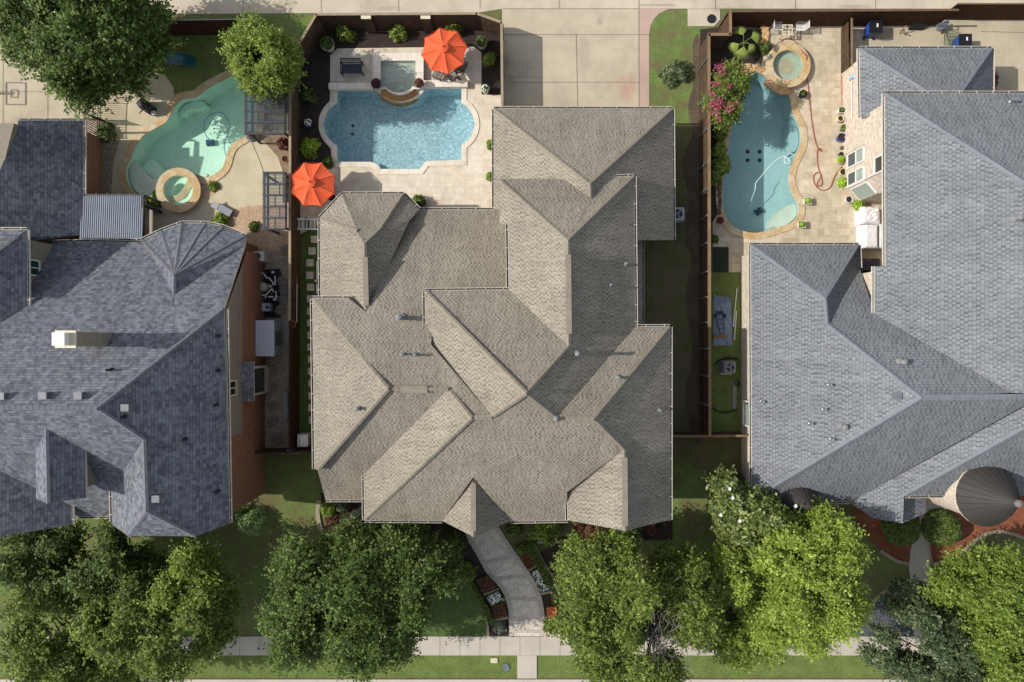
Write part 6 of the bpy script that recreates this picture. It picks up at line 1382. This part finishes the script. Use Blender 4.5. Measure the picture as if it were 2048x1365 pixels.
tree('front_yard_tree', 'wide green tree close to the front of the left house', None, [(240, 1105, 58), (190, 1150, 60), (215, 1060, 26), (110, 1150, 60), (300, 1165, 55), (40, 1130, 70), (110, 1095, 40), (10, 1080, 40)], 2.0, 7.2, lf_mid, (235, 1140), 330, 8, .17, .6, .5)
tree('front_yard_tree', 'small ragged yellow green tree right of the wide one before the left house', None, [(372, 1130, 34), (350, 1170, 45), (420, 1175, 38), (395, 1150, 25)], 2.2, 7.2, lf_bri, (375, 1160), 120, 9, .16, .8, .4)
tree('street_tree', 'dense dark green tree before the left half of the tan roofed house', TG, [(690, 1200, 140), (600, 1160, 90), (800, 1150, 85), (590, 1260, 95), (740, 1290, 100), (860, 1140, 50), (820, 1220, 60), (660, 1110, 60), (880, 1180, 45)], 2.4, 9.0, lf_mid, (690, 1230), 720, 12, .165, .7, .45)
tree('street_tree', 'large olive tree with bare grey twigs in its middle, right of the paver path', TG, [(1290, 1200, 125), (1190, 1160, 80), (1180, 1250, 80), (1390, 1220, 90), (1300, 1300, 110), (1370, 1150, 55), (1240, 1110, 45), (1210, 1320, 70)], 2.4, 9.0, lf_oli, (1300, 1240), 700, 11, .165, .7, .45, hole=(1300, 1250, 34))
tree('street_tree', 'vivid lime green tree before the left part of the grey roofed house', TG, [(1620, 1130, 105), (1550, 1190, 95), (1660, 1210, 90), (1500, 1160, 55), (1700, 1110, 50), (1560, 1260, 60), (1680, 1060, 42), (1620, 1270, 55)], 2.4, 9.0, lf_yel, (1600, 1190), 600, 12, .16, .65, .4)
tree('street_tree', 'small green tree in the shade between the olive and lime trees', TG, [(1440, 1150, 45), (1430, 1190, 40), (1470, 1290, 60), (1540, 1310, 45)], 1.8, 5.5, lf_bri, (1450, 1230), 150, 9, .15, .6, .5)
tree('street_tree', 'dark blue green dense tree beside the black gravel bed', TG, [(1860, 1290, 88), (1850, 1220, 48), (1930, 1270, 60), (1800, 1320, 50), (1900, 1340, 70)], 2.0, 7.5, lf_blue, (1860, 1280), 420, 12, .16, .5, .4)
tree('street_tree', 'bright green tree at the lower right edge of the lot', TG, [(2000, 1220, 95), (1950, 1270, 60), (2040, 1160, 60), (1920, 1200, 40), (2050, 1300, 100), (1980, 1330, 70)], 2.4, 8.5, lf_bri, (2000, 1250), 480, 12, .165, .65, .45)
mg = tree('magnolia_tree', 'glossy magnolia with white blossoms at the corner of the grey roofed house', None, [(1515, 1035, 62), (1460, 1010, 42), (1565, 1050, 48), (1480, 1065, 40), (1450, 975, 22), (1540, 1085, 35)], 1.6, 6.0, lf_mag, (1510, 1035), 260, 11, .20, .45, .4, elong=1.8)
lf_white = plain('blossom_white', 'f4f2e4', .9, .6)
for x, y in ((1464, 996), (1478, 1042), (1504, 1066), (1590, 1012), (1458, 978), (1440, 1030), (1555, 1090), (1500, 1112)):
    p = P(x, y, 5.4); b = MB(); b.lathe(p, [(.0, .0), (.05, .03), (.10, .08), (.07, .06), (0, .02)], 7); b.build('blossom', lf_white, mg)
# bare grey twigs inside the big olive tree
b = MB(); c = P(1300, 1255, 5)
ot = [o for o in bpy.data.objects if str(o.get('label', '')).startswith('large olive tree')][0]
for i in range(120):
    a = nr.uniform(0, 6.28); L_ = nr.uniform(1.0, 2.6); s0 = Vector((c.x + nr.normal() * .4, c.y + nr.normal() * 1.3, 6.0)); e = s0 + Vector((math.cos(a) * L_ * .5, math.sin(a) * L_ * .9, nr.uniform(1.2, 2.9))); b.tube([s0, s0.lerp(e, .5) + Vector((nr.normal() * .1, nr.normal() * .1, .2)), e], .03, 4, 0, r1=.008, caps=False)
b.build('bare_twigs', m_barkg, ot)
# ------------------------------------------------------------ shrubs
def shrub(name, label, x, y, r, h, mat, n=700, leaf=.075, group=None, cat='shrub', z0=0.0, flat_=1.0, ball=False, flowers=None, elong=1.5, ry=None):
    p = P(x, y, z0 + h * .55); R = r * (H - p.z) * K; RY = (ry or r) * (H - p.z) * K; p.z = z0
    d = nr.normal(size=(n, 3)); d /= np.linalg.norm(d, axis=1, keepdims=True); d[:, 2] = np.abs(d[:, 2]) * 1.0 - .15
    if ball: f = nr.uniform(.93, 1.02, (n, 1))
    else:
        k = nr.normal(size=(26, 3)); k /= np.linalg.norm(k, axis=1, keepdims=True); k[:, 2] = np.abs(k[:, 2]); near = (d @ k.T).max(1).reshape(-1, 1)
        f = (.32 + .78 * np.clip((near - .75) * 4, 0, 1)) * nr.uniform(.75, 1.08, (n, 1))
    pos = d * f * np.array([R, RY, h * .95]) + np.array([p.x, p.y, z0 + .12 * h]); pos[:, 2] = np.maximum(pos[:, 2], z0 + .03)
    nm = d + np.array([0, 0, .6]) + nr.normal(scale=.45 if not ball else .3, size=(n, 3))
    t = thing(name, label, cat, (p.x, p.y, z0), group)
    leaf_obj('foliage', pos, nm, leaf * nr.uniform(.6, 1.3, n), mat, t, (p.x, p.y, z0), elong)
    b = MB()
    for i in range(7):
        a = i * .9; b.tube([(p.x, p.y, z0), (p.x + R * .5 * math.cos(a), p.y + RY * .5 * math.sin(a), z0 + h * .7)], .014, 4, 0, r1=.006, caps=False)
    b.build('stem', m_bark, t)
    if flowers:
        m, fm, fs = flowers; i = nr.choice(n, m); leaf_obj('flowers', pos[i] * 1.0 + np.array([0, 0, .05]), np.tile([0, 0, 1.], (m, 1)) + nr.normal(scale=.3, size=(m, 3)), np.full(m, fs), fm, t, (p.x, p.y, z0), 1.1)
    return t
fl_w = leaf_mat('petals_white', (.8, .8, .76, 1), (.85, .85, .8, 1), (.9, .9, .86, 1), .2); fl_p = leaf_mat('petals_pink', G('a34257', .62), G('b95a70', .66), G('c47a88', .7), .25); fl_r = leaf_mat('leaf_red', G('5a3028', .8), G('6f3e34', .85), G('8a5240', .9), .25); fl_pu = leaf_mat('leaf_purple', G('3a1a2c', .8), G('4c2238', .85), G('6a3550', .9), .2)
fl_o = leaf_mat('petals_orange', G('a04028', .85), G('c05a3a', .9), G('c98a5a', .9), .25); lf_grey = leaf_mat('leaf_grey_green', G('6d7a5e', .8), G('85917a', .85), G('a0aa92', .9)); lf_lime = leaf_mat('leaf_lime', G('7a9a2a', .85), G('98b83c', .95), G('b5d058', 1.)); lf_mar = leaf_mat('leaf_maroon', G('5a3430', .75), G('74463e', .85), G('946055', .9))
SG = 'round shrubs in the beds of the middle pool yard'
for x, y, r, h, m, lb in ((687, 60, 21, 1.5, lf_bri, 'bright round shrub near the upper left corner of the middle yard bed'), (794, 57, 20, 1.5, lf_bri, 'bright round shrub against the alley fence above the square spa'), (906, 50, 19, 1.4, lf_bri, 'bright round shrub half behind the upper orange umbrella'), (979, 114, 16, 1.3, lf_bri, 'bright oval shrub right of the dining terrace'),
        (611, 188, 18, 1.1, lf_mid, 'dull green shrub in shade left of the blue pool'), (616, 291, 22, 1.3, lf_lime, 'lime green round shrub left of the curved pool bay'), (653, 322, 12, 1.0, lf_mid, 'small upright shrub just above the lower orange umbrella'), (981, 286, 10, 1.1, lf_bri, 'small shrub against the tan garage wall, upper one'), (980, 351, 10, 1.1, lf_bri, 'small shrub against the tan garage wall, lower one'), (836, 402, 17, 1.4, lf_dark, 'dark shrub in the corner of the octagonal wing and terrace')):
    shrub('shrub', lb, x, y, r, h, m, 900, .085, SG)
shrub('shrub', 'loose leafy shrub in the middle of the driveway lawn', 1355, 141, 32, 1.1, lf_blue, 1500, .09, elong=2.4)
shrub('shrub', 'round bright green shrub right of the front path by the eave', 1089, 1066, 36, 1.9, lf_bri, 2600, .09)
shrub('shrub', 'maroon leaved bush under the right front eave', 1186, 1072, 38, 1.7, lf_mar, 2200, .09)
shrub('shrub', 'pale green shrub at the lower right corner of the left house', 494, 1046, 32, 2.0, leaf_mat('leaf_pale', G('6a8a50', .85), G('8aa86a', .9), G('a8c088', .95)), 1500, .1)
shrub('shrub', 'large clipped green ball beside the turret and red mulch', 1895, 1061, 37, 1.8, lf_mid, 5200, .07, ball=True)
shrub('shrub', 'clipped dark green ball left of the entry walk', 1812, 1062, 36, 1.5, lf_dark, 4000, .08, ball=True)
shrub('shrub', 'spiky green plant beside the left terrace and gravel', 438, 440, 17, .9, lf_bri, 500, .11, elong=2.5); shrub('shrub', 'small green plant on the pink gravel below the curved deck', 505, 452, 12, .6, lf_mid, 350, .09)
shrub('shrub', 'grassy plant between patio cover and left round spa', 305, 398, 17, .8, lf_oli, 500, .11, elong=2.6); shrub('shrub', 'low shrub in the gravel pocket right of the left spa', 424, 371, 12, .6, lf_oli, 350, .08); shrub('shrub', 'dark reddish shrub in the rock bed by the railing', 203, 262, 22, 1.1, lf_mid, 700, .09)
shrub('shrub', 'dark climbing shrub at the end of the first pergola', 561, 285, 14, 1.2, lf_mar, 400, .09); shrub('shrub', 'fern like plant between golden rocks and the right spa', 1532, 92, 14, .9, lf_mid, 600, .1, elong=2.6); shrub('shrub', 'small dark plant at the lower left of the right pool', 1430, 478, 10, .6, lf_dark, 300, .09)
shrub('shrub', 'dark green bush by the corner of the right house under the magnolia', 1478, 972, 24, 1.8, lf_dark, 1500, .1)
shrub('shrub', 'dark hedge like growth at the back wall of the right garage wing', 1993, 160, 6, 1.4, lf_mar, 600, .08, ry=28)
FG = 'planting along the front of the middle house'
for x, y, r, h, m, lb in ((655, 1020, 18, 1.2, lf_bri, 'bright leafy bush at the left end of the front bed'), (680, 1012, 18, 1.4, lf_blue, 'blue green bush under the stepped left eave'), (700, 1050, 26, 1.2, lf_grey, 'greyish flowering bush beside the lower left roof corner'), (740, 1070, 24, 1.3, lf_dark, 'dark bush just below the left front eave'), (668, 1055, 20, 1.0, lf_mar, 'reddish brown bush at the left of the front bed'),
        (790, 1065, 26, 1.5, lf_dark, 'dark glossy bush under the middle of the front eave'), (835, 1062, 24, 1.5, lf_mid, 'mid green bush near the entry gable'), (905, 1100, 30, 1.7, lf_dark, 'large dark green bush left of the front path'), (930, 1150, 26, 1.0, lf_oli, 'olive ground hugging bush left of the front path'), (1030, 1065, 20, 1.2, lf_dark, 'dark bush right of the front path near the eave'), (1045, 1100, 17, .7, lf_dark, 'low clipped hedge right of the front path'),
        (1275, 1070, 18, 1.3, lf_blue, 'blue green bush right of the maroon one'), (1305, 1060, 15, 1.0, lf_mar, 'brownish bush below the right gable'), (1105, 1255, 20, .8, lf_oli, 'olive bush beside the lower right end of the path'), (1000, 1258, 16, .5, lf_grey, 'grey green planting beside the lower left end of the path')):
    shrub('bush', lb, x, y, r, h, m, 1100, .095, FG)
# box hedges along the flower beds
def hedge(label, pts, wd, h, mat):
    q = smooth_px(pts, 8, False); L0 = [P(x, y) for x, y in q]; n = 2200; pos = []; seg = nr.randint(0, len(L0) - 1, n)
    A = np.array([tuple(L0[i]) for i in seg]); B_ = np.array([tuple(L0[i + 1]) for i in seg]); pos = A + (B_ - A) * nr.uniform(0, 1, (n, 1)); pos[:, :2] += nr.uniform(-wd / 2, wd / 2, (n, 2)); pos[:, 2] = h * nr.uniform(.75, 1.0, n)
    t = thing('hedge', label, 'hedge', tuple(L0[0])); leaf_obj('foliage', pos, np.tile([0, 0, 1.], (n, 1)) + nr.normal(scale=.5, size=(n, 3)), .06 * nr.uniform(.7, 1.3, n), mat, t, tuple(L0[0])); b = MB(); b.tube([(p.x, p.y, h * .35) for p in L0], h * .38, 6); b.build('stem', m_mulch, t)
hedge('thin clipped green hedge curving left of the flower beds', [(935, 1150), (958, 1190), (975, 1222), (982, 1242)], .35, .4, lf_mid); hedge('thin clipped green hedge curving right of the flower beds', [(1058, 1088), (1078, 1125), (1098, 1165)], .4, .4, lf_mid)
def bed_fill(label, quad, n, green, petal, m_, name='flower_bed', h=.22, ps=.11):
    u, v = nr.uniform(0, 1, n), nr.uniform(0, 1, n); C4 = [np.array(P(*q)) for q in quad]; f = lambda u, v: (C4[0][None] * ((1 - u) * (1 - v))[:, None] + C4[1][None] * (u * (1 - v))[:, None] + C4[2][None] * (u * v)[:, None] + C4[3][None] * ((1 - u) * v)[:, None])
    pos = f(u, v); pos[:, 2] = .05 + nr.uniform(.02, h, n); o = tuple(C4[0]); t = thing(name, label, 'flower bed', o)
    leaf_obj('foliage', pos, np.tile([0, 0, 1.], (n, 1)) + nr.normal(scale=.5, size=(n, 3)), .1 * nr.uniform(.6, 1.2, n), green, t, o)
    pos = f(nr.uniform(.04, .96, m_), nr.uniform(.04, .96, m_)); pos[:, 2] = h + .08
    leaf_obj('flowers', pos, np.tile([0, 0, 1.], (m_, 1)) + nr.normal(scale=.35, size=(m_, 3)), ps * nr.uniform(.6, 1.3, m_), petal, t, o, 1.1)
bed_fill('bed of small white flowers left of the front path', [(972, 1192), (996, 1178), (1008, 1196), (984, 1209)], 700, lf_dark, fl_w, 100, ps=.09); bed_fill('longer bed of small white flowers right of the front path', [(1062, 1142), (1077, 1134), (1102, 1176), (1082, 1184)], 900, lf_dark, fl_w, 130, ps=.09)
bed_fill('bed of dark red leaves above the left white flowers', [(955, 1158), (975, 1148), (993, 1172), (966, 1186)], 500, lf_dark, fl_r, 170, ps=.10); bed_fill('bed of red leaves below the left white flowers', [(984, 1212), (1009, 1202), (1014, 1232), (988, 1238)], 400, lf_dark, fl_r, 190, ps=.10); bed_fill('bed of dark red leaves above the right white flowers', [(1037, 1112), (1054, 1102), (1074, 1127), (1056, 1138)], 500, lf_dark, fl_r, 170, ps=.10); bed_fill('small bed of orange red flowers near the lower right of the path', [(1093, 1212), (1112, 1210), (1114, 1230), (1093, 1232)], 300, lf_mid, fl_o, 160, ps=.13)
# crepe myrtle and the greenery hanging over the right pool
ct = tree('crepe_myrtle', 'long pink flowering crepe myrtle leaning over the right pool', None, [(1452, 150, 32), (1470, 170, 34), (1440, 190, 28), (1462, 215, 30), (1440, 235, 20)], 1.2, 3.8, lf_oli, (1440, 190), 150, 11, .13, .5, .35, cat='tree')
pk = [(1440, 137, 12), (1450, 142, 9), (1480, 143, 12), (1470, 136, 7), (1432, 168, 9), (1458, 172, 9), (1446, 178, 5), (1428, 208, 12), (1440, 205, 10), (1458, 217, 10), (1470, 208, 5), (1437, 228, 6), (1425, 190, 6), (1492, 150, 6), (1435, 240, 5), (1430, 220, 9)]
pp_ = []
for x, y, r in pk:
    c = P(x, y, 3.7); m_ = int(6.5 * r); o = nr.normal(size=(m_, 3)) * r * S * .42; o[:, 2] *= .5; pp_.append(np.array(c) + o)
pp_ = np.concatenate(pp_); leaf_obj('flowers', pp_, np.tile([0, 0, 1.], (len(pp_), 1)) + nr.normal(scale=.6, size=pp_.shape), .10 * nr.uniform(.6, 1.3, len(pp_)), fl_p, ct, tuple(ORIG[ct.name]), 1.2)
HG = 'green bushes between the right fence and pool'
for x, y, r, ry, lb in ((1446, 262, 14, 18, 'dark green bush directly below the pink crepe myrtle'), (1442, 296, 14, 20, 'lighter green bush halfway along the right pool edge'), (1448, 325, 20, 22, 'bright feathery bush reaching furthest over the pool'), (1434, 350, 12, 16, 'small dark bush above the brown rocks')):
    shrub('bush', lb, x, y, r, 1.5, lf_bri if 'bright' in lb or 'lighter' in lb else lf_oli, 1100, .1, HG, ry=ry, elong=2.2)
# fan palm
p = P(1487, 85, 1.6); t = thing('fan_palm', 'fan palm with pale yellow green leaves beside the round right spa', 'palm', (p.x, p.y, 0)); b = MB(); b.tube([(p.x, p.y, 0), (p.x, p.y, 1.5)], .12, 8, 0, r1=.09); b.build('trunk', m_bark, t)
m_palm = leaf_mat('palm_leaf', G('8f9f50', 1.05), G('adb96c', 1.15), G('c8cf90', 1.2), .45)
for k, (a, L_, z) in enumerate(((1.9, .75, 1.9), (.3, .85, 2.0), (-.75, .6, 1.9), (-1.7, .8, 1.8), (-2.7, .6, 1.7))):
    c = Vector((p.x + math.cos(a) * .34, p.y + math.sin(a) * .34, z)); b = MB(); b.tube([(p.x, p.y, 1.5), (p.x + math.cos(a) * .25, p.y + math.sin(a) * .25, z), c], .015, 4)
    for i in range(-10, 11):
        an = a + i * .085; tip = c + Vector((math.cos(an) * L_ * (1 - .012 * abs(i)), math.sin(an) * L_ * (1 - .012 * abs(i)), -.28 - .01 * abs(i))); md = c.lerp(tip, .6) + Vector((0, 0, .1)); s_ = Vector((-math.sin(an), math.cos(an), 0)) * .019
        b.poly([c, md - s_, tip, md + s_])
    b.build('frond', m_palm, t)
# what grows in the pots: each plant moves with its pot, so it is a part of it
for p, z, r, kind, lb in pot_plants:
    par = [o for o in bpy.data.objects if o.get('label') == lb][0]; m = {'g': lf_mid, 'w': lf_mid, 'p': fl_pu, 'q': lf_mar, 'd': lf_dark, 'y': lf_lime, 'b': lf_blue, 'r': fl_r}[kind]
    n = 420 if r > .2 else 200; d = nr.normal(size=(n, 3)); d /= np.linalg.norm(d, axis=1, keepdims=True); d[:, 2] = np.abs(d[:, 2]); pos = d * r * nr.uniform(.6, 1.05, (n, 1)) + np.array([p.x, p.y, z]); o = tuple(ORIG[par.name])
    leaf_obj('plant', pos, d + np.array([0, 0, .5]) + nr.normal(scale=.4, size=(n, 3)), .075 * nr.uniform(.6, 1.3, n), m, par, o)
    if kind == 'w':
        m_ = 60; d = nr.normal(size=(m_, 3)); d /= np.linalg.norm(d, axis=1, keepdims=True); d[:, 2] = np.abs(d[:, 2]); leaf_obj('flowers', d * r * 1.05 + np.array([p.x, p.y, z + .03]), d, np.full(m_, .09), fl_w, par, o, 1.1)
